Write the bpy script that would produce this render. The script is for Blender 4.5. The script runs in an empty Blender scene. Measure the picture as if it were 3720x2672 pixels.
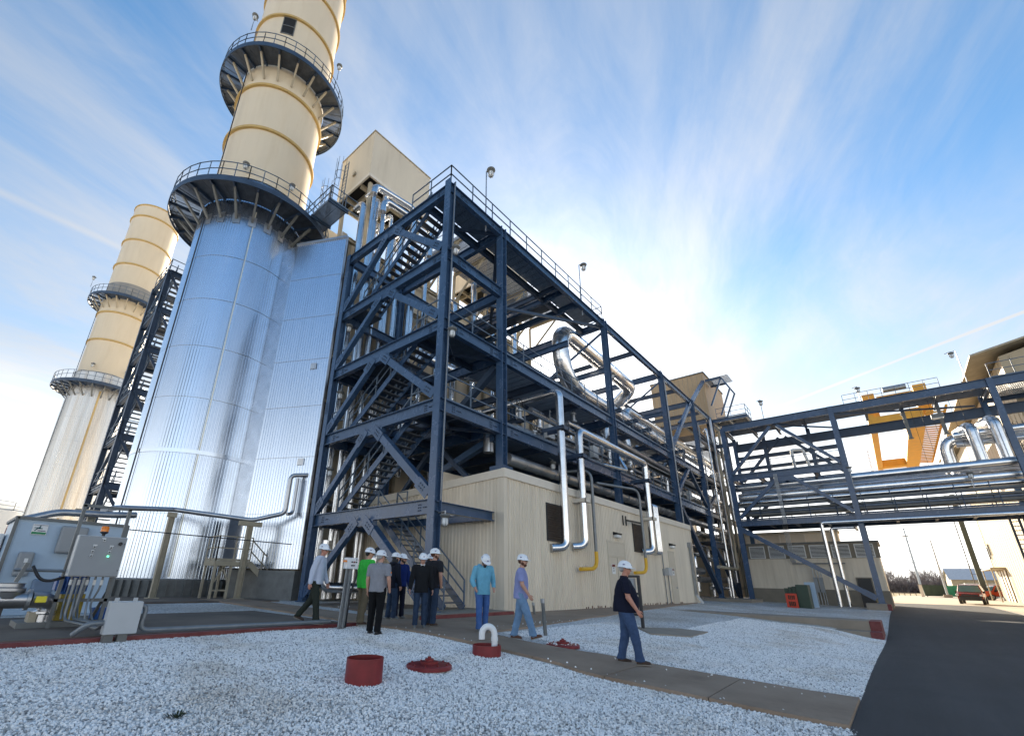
import bpy, bmesh, math, random
from mathutils import Vector, Matrix
random.seed(7)
R = math.radians
sc = bpy.context.scene
COL = sc.collection
# ------------------------------------------------------------------ camera
cam = bpy.data.cameras.new('camera'); camo = bpy.data.objects.new('camera', cam); COL.objects.link(camo)
def cam_matrix(yaw, pit, rol):
    f = Vector((math.sin(yaw)*math.cos(pit), math.cos(yaw)*math.cos(pit), math.sin(pit)))
    r = Vector((math.cos(yaw), -math.sin(yaw), 0)); u = r.cross(f)
    r2 = math.cos(rol)*r + math.sin(rol)*u; u2 = -math.sin(rol)*r + math.cos(rol)*u
    return Matrix((r2, u2, -f)).transposed()
camo.matrix_world = Matrix.Translation((0, 0, 1.6)) @ cam_matrix(R(48.1667), R(20.3804), R(1.3025)).to_4x4()
cam.sensor_width = 36; cam.sensor_fit = 'HORIZONTAL'
cam.lens = 1641.66/3720*36; cam.shift_x = 140/3720; cam.shift_y = 164/3720
cam.clip_start = .1; cam.clip_end = 6000
sc.camera = camo
# ------------------------------------------------------------------ sky and sun
SUN_AZ, SUN_EL = R(55), R(21)
SKY_STRENGTH = .14
w = bpy.data.worlds.new('World'); sc.world = w; w.use_nodes = True
nt = w.node_tree; nt.nodes.clear()
def N(t, **k):
    n = nt.nodes.new(t)
    for a, b in k.items(): setattr(n, a, b)
    return n
def L(a, b): nt.links.new(a, b)
def mth(op, a, b=None, c=None, clamp=False):
    n = N('ShaderNodeMath', operation=op, use_clamp=clamp)
    for i, x in enumerate((a, b, c)):
        if x is None: continue
        if isinstance(x, (int, float)): n.inputs[i].default_value = x
        else: L(x, n.inputs[i])
    return n.outputs[0]
sky = N('ShaderNodeTexSky', sky_type='NISHITA', sun_disc=False)
sky.sun_elevation = SUN_EL; sky.sun_rotation = SUN_AZ
sky.altitude = 200; sky.air_density = 1.0; sky.dust_density = .4; sky.ozone_density = 1.6
tc = N('ShaderNodeTexCoord'); sep = N('ShaderNodeSeparateXYZ'); L(tc.outputs['Generated'], sep.inputs[0])
zz = mth('MAXIMUM', sep.outputs[2], .04)
zz2 = mth('ADD', zz, .06)
pxx = mth('DIVIDE', sep.outputs[0], zz2); pyy = mth('DIVIDE', sep.outputs[1], zz2)
ST = R(74)                                         # cirrus streaks run along this bearing
u_ = mth('ADD', mth('MULTIPLY', pxx, math.sin(ST)), mth('MULTIPLY', pyy, math.cos(ST)))
v_ = mth('SUBTRACT', mth('MULTIPLY', pxx, math.cos(ST)), mth('MULTIPLY', pyy, math.sin(ST)))
def cnoise(su, sv, off, scale, detail, rough, dist):
    cb = N('ShaderNodeCombineXYZ'); L(mth('MULTIPLY', u_, su), cb.inputs[0]); L(mth('MULTIPLY', v_, sv), cb.inputs[1]); cb.inputs[2].default_value = off
    n = N('ShaderNodeTexNoise'); n.inputs['Scale'].default_value = scale; n.inputs['Detail'].default_value = detail
    n.inputs['Roughness'].default_value = rough; n.inputs['Distortion'].default_value = dist
    L(cb.outputs[0], n.inputs['Vector']); return n.outputs[0]
def sstep(x, a, b):
    m = N('ShaderNodeMapRange', interpolation_type='SMOOTHSTEP'); L(x, m.inputs[0]) if not isinstance(x, float) else None
    m.inputs[1].default_value = a; m.inputs[2].default_value = b; return m.outputs[0]
n1 = cnoise(.42, 1.05, 1.7, 1.3, 8, .6, .7)
n2 = cnoise(.30, .42, 6.1, .9, 5, .55, .4)
n3 = cnoise(1.2, 3.4, 3.3, 1.5, 7, .68, 1.0)
cl = mth('ADD', mth('MULTIPLY', n1, .62), mth('ADD', mth('MULTIPLY', n2, .55), mth('MULTIPLY', n3, .16)))
cirrus = sstep(cl, .54, .86)
# thin veil that thickens towards the horizon and towards the sun (long light path through ice cloud)
sd = (math.sin(SUN_AZ)*math.cos(SUN_EL), math.cos(SUN_AZ)*math.cos(SUN_EL), math.sin(SUN_EL))
dt = N('ShaderNodeVectorMath', operation='DOT_PRODUCT'); L(tc.outputs['Generated'], dt.inputs[0]); dt.inputs[1].default_value = sd
near_sun = sstep(dt.outputs['Value'], .80, 1.04)
prox = sstep(dt.outputs['Value'], .0, .92)
low = N('ShaderNodeMapRange', interpolation_type='SMOOTHSTEP'); L(sep.outputs[2], low.inputs[0]); low.inputs[1].default_value = .36; low.inputs[2].default_value = .0
haz = N('ShaderNodeMapRange', interpolation_type='SMOOTHSTEP'); L(sep.outputs[2], haz.inputs[0]); haz.inputs[1].default_value = .62; haz.inputs[2].default_value = .10
veil = mth('ADD', mth('MULTIPLY', haz.outputs[0], .92), mth('MULTIPLY', near_sun, .25))
veil = mth('MULTIPLY', veil, mth('ADD', mth('MULTIPLY', n2, .9), .45))
def contrail(p, q, wd, amt):                        # straight trail in the cloud layer between two plane points
    nx, ny = -(q[1]-p[1]), q[0]-p[0]; ln = math.hypot(nx, ny); nx /= ln; ny /= ln
    dd = mth('ABSOLUTE', mth('SUBTRACT', mth('ADD', mth('MULTIPLY', pxx, nx), mth('MULTIPLY', pyy, ny)), p[0]*nx+p[1]*ny))
    e = N('ShaderNodeMapRange', interpolation_type='SMOOTHSTEP'); L(mth('ADD', dd, mth('MULTIPLY', mth('SUBTRACT', n3, .5), wd*1.2)), e.inputs[0]); e.inputs[1].default_value = wd; e.inputs[2].default_value = 0
    tx, ty = ny, -nx
    al = mth('ADD', mth('MULTIPLY', pxx, tx), mth('MULTIPLY', pyy, ty)); a0 = p[0]*tx+p[1]*ty; a1 = q[0]*tx+q[1]*ty
    lo, hi = min(a0, a1), max(a0, a1); k = (hi-lo)*.25
    return mth('MULTIPLY', mth('MULTIPLY', e.outputs[0], amt), mth('MULTIPLY', sstep(al, lo-k, lo+k), mth('SUBTRACT', 1, sstep(al, hi-k, hi+k))))
ct1 = contrail((2.65, .44), (1.9, -.89), .018, .55)
ct2 = contrail((-.30, 1.485), (.16, 1.505), .03, .22)
cov = mth('ADD', mth('ADD', mth('MULTIPLY', cirrus, mth('ADD', mth('MULTIPLY', prox, .60), .14)), veil), mth('ADD', ct1, ct2), clamp=True)
cov = mth('MINIMUM', cov, .90)
# cloud brightness: forward scattering, brighter towards the sun
cb = mth('ADD', mth('ADD', mth('MULTIPLY', mth('POWER', mth('MAXIMUM', dt.outputs['Value'], 0), 4), 1.0), mth('MULTIPLY', mth('POWER', mth('MAXIMUM', dt.outputs['Value'], 0), 40), 6.5)), mth('ADD', mth('MULTIPLY', low.outputs[0], 3.2), 1.14))
ccol = N('ShaderNodeMix', data_type='RGBA', blend_type='MULTIPLY'); ccol.inputs[0].default_value = 1
ccol.inputs[6].default_value = (1, .985, .965, 1)
cbr = N('ShaderNodeCombineColor'); [L(cb, cbr.inputs[i]) for i in range(3)]
L(cbr.outputs[0], ccol.inputs[7])
hs_ = N('ShaderNodeHueSaturation'); hs_.inputs['Hue'].default_value = .494; hs_.inputs['Saturation'].default_value = 1.22; hs_.inputs['Value'].default_value = .43; L(sky.outputs[0], hs_.inputs['Color'])
mx = N('ShaderNodeMix', data_type='RGBA'); L(cov, mx.inputs[0]); L(hs_.outputs[0], mx.inputs[6]); L(ccol.outputs[2], mx.inputs[7])
bg = N('ShaderNodeBackground'); bg.inputs[1].default_value = SKY_STRENGTH; L(mx.outputs[2], bg.inputs[0])
out = N('ShaderNodeOutputWorld'); L(bg.outputs[0], out.inputs[0])
sl = bpy.data.lights.new('sun', 'SUN'); sl.energy = 3.2; sl.angle = R(.55); sl.color = (1, .86, .66)
so = bpy.data.objects.new('sun', sl); COL.objects.link(so)
so.rotation_euler = Vector(sd).to_track_quat('Z', 'Y').to_euler()
sc.view_settings.view_transform = 'Standard'; sc.view_settings.look = 'None'; sc.view_settings.gamma = 1
sc.view_settings.use_curve_mapping = False
sc.view_settings.exposure = 2.15
sc.render.engine = 'CYCLES'
sc.cycles.max_bounces = 6; sc.cycles.glossy_bounces = 3; sc.cycles.diffuse_bounces = 4

# ------------------------------------------------------------------ helpers
OFF = {}
def lerp(v, pts):
    if v <= pts[0][0]: return pts[0][1]
    for (a, b), (c, d) in zip(pts, pts[1:]):
        if v <= c: return b+(d-b)*(v-a)/(c-a)
    return pts[-1][1]
GP = [(-60, -.1), (0, 0), (1.5, .02), (4, .14), (6.5, .36), (8, .44), (9.2, .48), (11, .5), (19, .62), (30, .66), (300, .7)]
SXP = [(0, 0), (46, .3), (75, .56), (110, .78), (160, .9), (5000, .9)]
def g(x, y):
    b = lerp(y, GP); q = (y-.8)/1.2 if y > .8 else (.8-y)/6
    return b+max(0, 1-b/.5)*lerp(x, SXP)-.29*math.exp(-q*q)*math.exp(-((x-25)/8.5)**2)
def tag(o, label=None, cat=None, group=None, kind=None):
    if label: o['label'] = label
    if cat: o['category'] = cat
    if group: o['group'] = group
    if kind: o['kind'] = kind
    return o
def thing(name, loc, label, cat, group=None, rz=0):
    o = bpy.data.objects.new(name, None); COL.objects.link(o); o.location = loc; o.rotation_euler = (0, 0, rz)
    o.empty_display_size = .3
    OFF[o.name] = Vector(loc); return tag(o, label, cat, group)
def copy_tree(o, parent=None):
    c = o.copy(); COL.objects.link(c)
    if parent: c.parent = parent
    for ch in o.children: copy_tree(ch, c)
    return c
class MB:
    def __init__(s): s.v = []; s.f = []
    def add(s, vs, fs):
        k = len(s.v); s.v += [tuple(a) for a in vs]; s.f += [tuple(i+k for i in f) for f in fs]; return s
    def box(s, lo, hi):
        (a, b, c), (d, e, f) = lo, hi
        return s.add([(a,b,c),(d,b,c),(d,e,c),(a,e,c),(a,b,f),(d,b,f),(d,e,f),(a,e,f)],
                     [(0,3,2,1),(4,5,6,7),(0,1,5,4),(1,2,6,5),(2,3,7,6),(3,0,4,7)])
    def obox(s, c, sz, m):
        c = Vector(c); k = len(s.v)
        vs = [c+m@Vector((sx*sz[0]/2, sy*sz[1]/2, sz_*sz[2]/2)) for sz_ in (-1,1) for sx,sy in ((-1,-1),(1,-1),(1,1),(-1,1))]
        return s.add(vs, [(0,3,2,1),(4,5,6,7),(0,1,5,4),(1,2,6,5),(2,3,7,6),(3,0,4,7)])
    def frame(s, a, b, up=(0,0,1)):
        a = Vector(a); b = Vector(b); d = (b-a).normalized(); u = Vector(up)
        if abs(d.dot(u)) > .98: u = Vector((1,0,0)) if abs(d.x) < .9 else Vector((0,1,0))
        sd_ = d.cross(u).normalized(); u = sd_.cross(d); return a, b, d, sd_, u
    def bar(s, a, b, wd, h, up=(0,0,1)):
        a, b, d, x, u = s.frame(a, b, up)
        vs = [p+x*(i*wd/2)+u*(j*h/2) for p in (a, b) for i, j in ((-1,-1),(1,-1),(1,1),(-1,1))]
        return s.add(vs, [(0,1,2,3),(7,6,5,4),(0,4,5,1),(1,5,6,2),(2,6,7,3),(3,7,4,0)])
    def ib(s, a, b, d_=.4, wd=.25, t=.025, up=(0,0,1)):
        a, b, d, x, u = s.frame(a, b, up); h = d_/2; q = wd/2; e = t*.4
        pr = [(-q,-h),(q,-h),(q,-h+t),(e,-h+t),(e,h-t),(q,h-t),(q,h),(-q,h),(-q,h-t),(-e,h-t),(-e,-h+t),(-q,-h+t)]
        vs = [p+x*i+u*j for p in (a, b) for i, j in pr]; n = 12
        fs = [(i, (i+1)%n, n+(i+1)%n, n+i) for i in range(n)]
        fs += [(0,11,10,3,2,1),(3,10,9,4),(4,9,8,7,6,5)]; fs += [tuple(n+i for i in reversed(f)) for f in fs[-3:]]
        return s.add(vs, fs)
    def tube(s, pts, r, n=8, caps=True, rs=None):
        pts = [Vector(p) for p in pts]; m = len(pts); k = len(s.v)
        prev = None
        for i, p in enumerate(pts):
            d = ((pts[min(i+1, m-1)]-p).normalized()+(p-pts[max(i-1, 0)]).normalized())
            d = d.normalized() if d.length > 1e-6 else Vector((0,0,1))
            if prev is None:
                a = Vector((0,0,1)) if abs(d.z) < .9 else Vector((1,0,0)); x = d.cross(a).normalized()
            else:
                x = (prev-d*prev.dot(d)).normalized()
            prev = x; y = d.cross(x); rr = rs[i] if rs else r
            s.v += [tuple(p+(x*math.cos(2*math.pi*j/n)+y*math.sin(2*math.pi*j/n))*rr) for j in range(n)]
        for i in range(m-1):
            for j in range(n):
                s.f.append((k+i*n+j, k+i*n+(j+1)%n, k+(i+1)*n+(j+1)%n, k+(i+1)*n+j))
        if caps:
            s.f.append(tuple(k+j for j in reversed(range(n)))); s.f.append(tuple(k+(m-1)*n+j for j in range(n)))
        return s
    def lathe(s, prof, c=(0,0,0), n=24, a0=0, a1=360, off=None):
        k = len(s.v); full = abs(a1-a0) >= 359.9; m = n if full else n+1
        for i in range(m):
            t = R(a0)+R(a1-a0)*i/n
            for (r, z) in prof: s.v.append((c[0]+r*math.cos(t), c[1]+r*math.sin(t), c[2]+z))
        q = len(prof)
        for i in range(n):
            for j in range(q-1):
                A = k+i*q+j; B = k+((i+1)%m)*q+j
                s.f.append((A, B, B+1, A+1))
        return s
    def prism(s, poly, z0, z1):
        n = len(poly)
        zf0 = z0 if callable(z0) else (lambda x, y: z0); zf1 = z1 if callable(z1) else (lambda x, y: z1)
        vs = [(x, y, zf0(x, y)) for x, y in poly]+[(x, y, zf1(x, y)) for x, y in poly]
        return s.add(vs, [tuple(range(n-1, -1, -1)), tuple(range(n, 2*n))]+[(i, (i+1)%n, n+(i+1)%n, n+i) for i in range(n)])
    def sph(s, c, r, n=8, m=6):
        r = r if hasattr(r, '__len__') else (r, r, r); k = len(s.v)
        s.v.append((c[0], c[1], c[2]-r[2]))
        for i in range(1, m):
            a = -math.pi/2+math.pi*i/m
            for j in range(n):
                t = 2*math.pi*j/n; s.v.append((c[0]+r[0]*math.cos(a)*math.cos(t), c[1]+r[1]*math.cos(a)*math.sin(t), c[2]+r[2]*math.sin(a)))
        s.v.append((c[0], c[1], c[2]+r[2])); e = len(s.v)-1
        for j in range(n): s.f.append((k, k+1+(j+1)%n, k+1+j)); s.f.append((e, e-n+j, e-n+(j+1)%n))
        for i in range(m-2):
            for j in range(n):
                a = k+1+i*n; s.f.append((a+j, a+(j+1)%n, a+n+(j+1)%n, a+n+j))
        return s
    def o(s, name, m, parent=None, smooth=False, bev=0):
        me = bpy.data.meshes.new(name); off = OFF.get(parent.name, Vector((0,0,0))) if parent else Vector((0,0,0))
        me.from_pydata([(a-off.x, b-off.y, c-off.z) for a, b, c in s.v], [], s.f)
        me.materials.append(m)
        if smooth is True: me.shade_smooth()
        elif smooth: me.shade_smooth(); me.set_sharp_from_angle(angle=R(smooth))
        o = bpy.data.objects.new(name, me); COL.objects.link(o)
        if parent: o.parent = parent; OFF[o.name] = off
        if bev:
            b = o.modifiers.new('bevel', 'BEVEL'); b.width = bev; b.segments = 2; b.limit_method = 'ANGLE'
        return o
def st(name, mb, m, smooth=False): return tag(mb.o(name, m, None, smooth), kind='structure')
def one(name, mb, m, label, cat, group=None, smooth=False, bev=0): return tag(mb.o(name, m, None, smooth, bev), label, cat, group)
def arc(c, a, b, n=6):                       # quarter bend: points from a to b about the corner c
    c, a, b = Vector(c), Vector(a), Vector(b); o_ = a+b-c
    return [o_+(a-o_)*math.cos(t)+(b-o_)*math.sin(t) for t in [math.pi/2*i/n for i in range(n+1)]]
def path(pts, r):                            # polyline with rounded corners of radius r (one value or one per corner)
    pts = [Vector(p) for p in pts]; res = [pts[0]]; rl_ = list(r) if hasattr(r, '__len__') else [r]*(len(pts)-2)
    for p, c, q, r_ in zip(pts, pts[1:], pts[2:], rl_):
        a = c+(p-c).normalized()*min(r_, (p-c).length*.62); b = c+(q-c).normalized()*min(r_, (q-c).length*.62)
        for i in range(7):
            t = i/6; res.append(a*(1-t)**2+c*2*t*(1-t)+b*t*t)
    return res+[pts[-1]]

# ------------------------------------------------------------------ materials
def mat(name, col, rough=.6, metal=0., var=.14, scale=2.5, bump=0., bscale=40., stretch=(1,1,1), col2=None, spec=.5, emit=0, rvar=.1):
    m = bpy.data.materials.new(name); m.use_nodes = True; t = m.node_tree; b = t.nodes['Principled BSDF']
    b.inputs['Roughness'].default_value = rough; b.inputs['Metallic'].default_value = metal
    b.inputs['Specular IOR Level'].default_value = spec
    c1 = tuple(max(0, x*(1-var)) for x in col); c2 = col2 or tuple(min(1, x*(1+var)) for x in col)
    tc = t.nodes.new('ShaderNodeTexCoord'); mp = t.nodes.new('ShaderNodeMapping'); mp.inputs['Scale'].default_value = stretch
    t.links.new(tc.outputs['Object'], mp.inputs[0])
    n = t.nodes.new('ShaderNodeTexNoise'); n.inputs['Scale'].default_value = scale; n.inputs['Detail'].default_value = 6; n.inputs['Roughness'].default_value = .62
    t.links.new(mp.outputs[0], n.inputs['Vector'])
    rp = t.nodes.new('ShaderNodeMapRange'); rp.inputs[1].default_value = .3; rp.inputs[2].default_value = .7; t.links.new(n.outputs[0], rp.inputs[0])
    mx = t.nodes.new('ShaderNodeMix'); mx.data_type = 'RGBA'; mx.inputs[6].default_value = (*c1, 1); mx.inputs[7].default_value = (*c2, 1)
    t.links.new(rp.outputs[0], mx.inputs[0]); t.links.new(mx.outputs[2], b.inputs['Base Color'])
    if rvar:
        rr = t.nodes.new('ShaderNodeMapRange'); rr.inputs[3].default_value = max(.03, rough-rvar); rr.inputs[4].default_value = min(1, rough+rvar)
        t.links.new(n.outputs[0], rr.inputs[0]); t.links.new(rr.outputs[0], b.inputs['Roughness'])
    if bump:
        n2 = t.nodes.new('ShaderNodeTexNoise'); n2.inputs['Scale'].default_value = bscale; n2.inputs['Detail'].default_value = 4
        t.links.new(tc.outputs['Object'], n2.inputs['Vector'])
        bp = t.nodes.new('ShaderNodeBump'); bp.inputs['Strength'].default_value = bump; bp.inputs['Distance'].default_value = .02
        t.links.new(n2.outputs[0], bp.inputs['Height']); t.links.new(bp.outputs[0], b.inputs['Normal'])
    if emit:
        b.inputs['Emission Color'].default_value = (*col, 1); b.inputs['Emission Strength'].default_value = emit
    return m
def nodes(m): return m.node_tree, m.node_tree.nodes['Principled BSDF']
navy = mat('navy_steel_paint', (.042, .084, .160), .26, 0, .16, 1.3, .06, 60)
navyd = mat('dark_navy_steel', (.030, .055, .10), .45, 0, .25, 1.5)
railm = mat('rail_paint', (.10, .14, .19), .45, 0, .2, 3)
grate = mat('galvanised_grating', (.10, .115, .135), .55, .35, .25, 3)
galv = mat('galvanised_steel', (.36, .38, .40), .42, .75, .2, 4)
greyst = mat('grey_steel', (.15, .155, .15), .55, .1, .25, 2.5)
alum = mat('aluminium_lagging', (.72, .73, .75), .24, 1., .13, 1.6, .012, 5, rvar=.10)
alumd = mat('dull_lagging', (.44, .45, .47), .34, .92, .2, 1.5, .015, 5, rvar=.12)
clad = mat('ribbed_aluminium_cladding', (.62, .69, .79), .24, 1., .05, .8, 0, 9, stretch=(1.6, 1.6, .12), rvar=.03)
cladold = mat('dulled_aluminium_cladding', (.60, .60, .59), .38, .85, .16, .8, 0, 9, stretch=(1.6, 1.6, .10), col2=(.74, .73, .71))
tanp = mat('tan_stack_paint', (.66, .565, .415), .5, 0, .05, .55, 0, 8, stretch=(1, 1, .35), rvar=.06)
tanb = mat('tan_ring_paint', (.50, .34, .12), .55, 0, .15, 2)
beige = mat('beige_panel', (.64, .56, .43), .55, 0, .06, .5, .03, 6, stretch=(1, 1, .4))
beiged = mat('beige_steel', (.38, .33, .24), .6, 0, .18, 1.6)
wallm = mat('cream_ribbed_siding', (.71, .62, .49), .5, 0, .09, .7, .03, 10, stretch=(1, 1, .25))
fasc = mat('cream_trim', (.72, .65, .54), .5, 0, .10, 1.5)
doorm = mat('cream_door_paint', (.58, .51, .40), .5, 0, .06, 2)
plinth = mat('taupe_masonry', (.22, .19, .145), .8, 0, .12, 2, .2, 30)
brownl = mat('bronze_screen', (.035, .022, .014), .55, 0, .15, 4)
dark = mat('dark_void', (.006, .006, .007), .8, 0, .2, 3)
blackp = mat('black_paint', (.02, .02, .022), .5, 0, .2, 5)
redp = mat('red_paint', (.20, .012, .014), .42, 0, .22, 4, .08, 30)
redc = mat('red_kerb_paint', (.19, .02, .023), .6, 0, .35, 3, .2, 40, col2=(.22, .06, .055))
yel = mat('yellow_plastic', (.72, .40, .02), .45, 0, .08, 4)
yelc = mat('crane_yellow', (.70, .36, .035), .5, 0, .12, 1.5)
yelg = mat('dull_yellow_paint', (.30, .22, .02), .55, 0, .3, 4)
white = mat('white_plastic', (.78, .78, .77), .38, 0, .05, 5)
whitep = mat('white_paint', (.72, .72, .70), .5, 0, .07, 3)
ltblue = mat('pale_blue_paint', (.36, .47, .58), .42, 0, .07, 1.4)
bluep = mat('blue_motor_paint', (.02, .09, .30), .42, 0, .2, 4)
greyp = mat('grey_enclosure_paint', (.27, .285, .295), .42, 0, .06, 2)
greyl = mat('light_grey_enclosure', (.46, .47, .47), .4, 0, .05, 2)
conduit = mat('grey_conduit', (.20, .215, .225), .42, .4, .15, 5)
greend = mat('dark_green_paint', (.03, .055, .035), .5, 0, .15, 3)
greenb = mat('bright_green_paint', (.02, .24, .13), .5, 0, .12, 2)
orange = mat('orange_lens', (.85, .22, .01), .2, 0, .1, 6)
lampglass = mat('frosted_lamp_glass', (.70, .72, .72), .15, 0, .08, 9)
glassd = mat('dark_glass', (.02, .025, .028), .08, 0, .1, 3)
greenled = mat('green_indicator', (.05, .9, .35), .3, 0, 0, 3, emit=1.2)
copper = mat('brown_flange', (.10, .045, .03), .6, .3, .3, 6)
conc = mat('walk_concrete', (.29, .205, .14), .88, 0, .16, .9, .25, 60, col2=(.36, .265, .19))
concl = mat('pale_concrete', (.30, .25, .195), .88, 0, .14, 1.2, .25, 50)
concs = mat('stained_slab_concrete', (.135, .10, .075), .85, 0, .3, .6, .22, 50, col2=(.215, .165, .125))
yardm = mat('sunlit_yard', (.40, .34, .26), .9, 0, .12, .15, .2, 8)
def asphalt():
    m = mat('asphalt', (.026, .027, .030), .82, 0, .2, .35, .5, 90, col2=(.046, .047, .051))
    t, b = nodes(m); n = t.nodes.new('ShaderNodeTexNoise'); n.inputs['Scale'].default_value = 140; n.inputs['Detail'].default_value = 3
    tc = [x for x in t.nodes if x.type == 'TEX_COORD'][0]; t.links.new(tc.outputs['Object'], n.inputs['Vector'])
    r = t.nodes.new('ShaderNodeMapRange'); r.inputs[1].default_value = .35; r.inputs[2].default_value = .75; r.inputs[3].default_value = .55; r.inputs[4].default_value = 1.5; t.links.new(n.outputs[0], r.inputs[0])
    src = b.inputs['Base Color'].links[0].from_socket
    mx = t.nodes.new('ShaderNodeMix'); mx.data_type = 'RGBA'; mx.blend_type = 'MULTIPLY'; mx.inputs[0].default_value = 1
    cc = t.nodes.new('ShaderNodeCombineColor'); [t.links.new(r.outputs[0], cc.inputs[i]) for i in range(3)]
    t.links.new(src, mx.inputs[6]); t.links.new(cc.outputs[0], mx.inputs[7]); t.links.new(mx.outputs[2], b.inputs['Base Color']); return m
asph = asphalt()
def gravelmat():
    m = bpy.data.materials.new('white_gravel'); m.use_nodes = True; t, b = nodes(m); b.inputs['Roughness'].default_value = .85
    tc = t.nodes.new('ShaderNodeTexCoord')
    vo = t.nodes.new('ShaderNodeTexVoronoi'); vo.inputs['Scale'].default_value = 30; vo.inputs['Randomness'].default_value = 1; t.links.new(tc.outputs['Object'], vo.inputs['Vector'])
    hs = t.nodes.new('ShaderNodeSeparateColor'); t.links.new(vo.outputs['Color'], hs.inputs[0])
    cr = t.nodes.new('ShaderNodeValToRGB'); e = cr.color_ramp.elements
    e[0].position = 0; e[0].color = (.20, .195, .19, 1); e[1].position = 1; e[1].color = (.80, .79, .77, 1)
    x = cr.color_ramp.elements.new(.3); x.color = (.55, .54, .53, 1); x = cr.color_ramp.elements.new(.6); x.color = (.72, .71, .69, 1)
    t.links.new(hs.outputs[0], cr.inputs[0])
    n = t.nodes.new('ShaderNodeTexNoise'); n.inputs['Scale'].default_value = .45; n.inputs['Detail'].default_value = 5; t.links.new(tc.outputs['Object'], n.inputs['Vector'])
    r = t.nodes.new('ShaderNodeMapRange'); r.inputs[1].default_value = .35; r.inputs[2].default_value = .72; t.links.new(n.outputs[0], r.inputs[0])
    mx = t.nodes.new('ShaderNodeMix'); mx.data_type = 'RGBA'; mx.blend_type = 'MULTIPLY'; mx.inputs[7].default_value = (.72, .66, .58, 1)
    t.links.new(r.outputs[0], mx.inputs[0]); t.links.new(cr.outputs[0], mx.inputs[6])
    # dry grass tint far away from the plant
    sp = t.nodes.new('ShaderNodeSeparateXYZ'); t.links.new(tc.outputs['Object'], sp.inputs[0])
    far = t.nodes.new('ShaderNodeMapRange'); far.inputs[1].default_value = 95; far.inputs[2].default_value = 112; t.links.new(sp.outputs[0], far.inputs[0])
    m2 = t.nodes.new('ShaderNodeMix'); m2.data_type = 'RGBA'; m2.inputs[7].default_value = (.34, .27, .14, 1); t.links.new(far.outputs[0], m2.inputs[0]); t.links.new(mx.outputs[2], m2.inputs[6])
    t.links.new(m2.outputs[2], b.inputs['Base Color'])
    bp = t.nodes.new('ShaderNodeBump'); bp.inputs['Strength'].default_value = .9; bp.inputs['Distance'].default_value = .02; bp.invert = True
    t.links.new(vo.outputs['Distance'], bp.inputs['Height']); t.links.new(bp.outputs[0], b.inputs['Normal']); return m
gravel = gravelmat()
def pebblemat():
    m = bpy.data.materials.new('limestone_pebble'); m.use_nodes = True; t, b = nodes(m); b.inputs['Roughness'].default_value = .75
    oi = t.nodes.new('ShaderNodeObjectInfo'); cr = t.nodes.new('ShaderNodeValToRGB'); e = cr.color_ramp.elements
    e[0].position = 0; e[0].color = (.22, .22, .22, 1); e[1].position = 1; e[1].color = (.95, .94, .92, 1)
    for p, c in ((.12, (.50, .50, .50)), (.3, (.78, .77, .76)), (.6, (.90, .89, .87))): x = cr.color_ramp.elements.new(p); x.color = (*c, 1)
    t.links.new(oi.outputs['Random'], cr.inputs[0])
    ge = t.nodes.new('ShaderNodeNewGeometry'); n = t.nodes.new('ShaderNodeTexNoise'); n.inputs['Scale'].default_value = .55; n.inputs['Detail'].default_value = 6; n.inputs['Roughness'].default_value = .65; t.links.new(ge.outputs['Position'], n.inputs['Vector'])
    r = t.nodes.new('ShaderNodeMapRange'); r.inputs[1].default_value = .50; r.inputs[2].default_value = .74; t.links.new(n.outputs[0], r.inputs[0])
    mx = t.nodes.new('ShaderNodeMix'); mx.data_type = 'RGBA'; mx.blend_type = 'MULTIPLY'; mx.inputs[7].default_value = (.74, .66, .57, 1); t.links.new(r.outputs[0], mx.inputs[0]); t.links.new(cr.outputs[0], mx.inputs[6])
    t.links.new(mx.outputs[2], b.inputs['Base Color']); return m
pebble = pebblemat()

def streaks(m, amt, sx, sz, lo=.45, hi=.75, tint=(.55, .5, .43), sy=None):
    """run-off stains: long vertical marks with their own irregular outline"""
    t, b = nodes(m); src = b.inputs['Base Color'].links[0].from_socket; tc = [x for x in t.nodes if x.type == 'TEX_COORD'][0]
    mp = t.nodes.new('ShaderNodeMapping'); mp.inputs['Scale'].default_value = (sx, sy or sx, sz); t.links.new(tc.outputs['Object'], mp.inputs[0])
    n = t.nodes.new('ShaderNodeTexNoise'); n.inputs['Scale'].default_value = 1; n.inputs['Detail'].default_value = 5; n.inputs['Roughness'].default_value = .7; t.links.new(mp.outputs[0], n.inputs['Vector'])
    r = t.nodes.new('ShaderNodeMapRange'); r.inputs[1].default_value = lo; r.inputs[2].default_value = hi; r.inputs[4].default_value = amt; t.links.new(n.outputs[0], r.inputs[0])
    mx = t.nodes.new('ShaderNodeMix'); mx.data_type = 'RGBA'; mx.blend_type = 'MULTIPLY'; mx.inputs[7].default_value = (*tint, 1); t.links.new(r.outputs[0], mx.inputs[0]); t.links.new(src, mx.inputs[6]); t.links.new(mx.outputs[2], b.inputs['Base Color'])
streaks(wallm, .32, 3.2, .22); streaks(tanp, .35, 1.6, .12, .5, .8, (.75, .66, .5)); streaks(beige, .3, 1.4, .12, .5, .8); streaks(clad, .3, 2.2, .05, .5, .78, (.84, .81, .74)); streaks(fasc, .4, 1.5, 1.5, .5, .75); streaks(cladold, .6, 1.6, .04, .45, .7, (.72, .62, .5))
streaks(asph, .8, .5, .5, .55, .75, (.5, .5, .52)); streaks(asph, .7, .06, 1, .45, .62, (1.5, 1.48, 1.45), 1.1); streaks(conc, .6, .8, .8, .52, .72, (.6, .56, .52)); streaks(navy, .4, 2.5, 2.5, .55, .8, (.6, .62, .66)); streaks(redp, .5, 6, 2, .5, .75, (.55, .5, .5))

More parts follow.
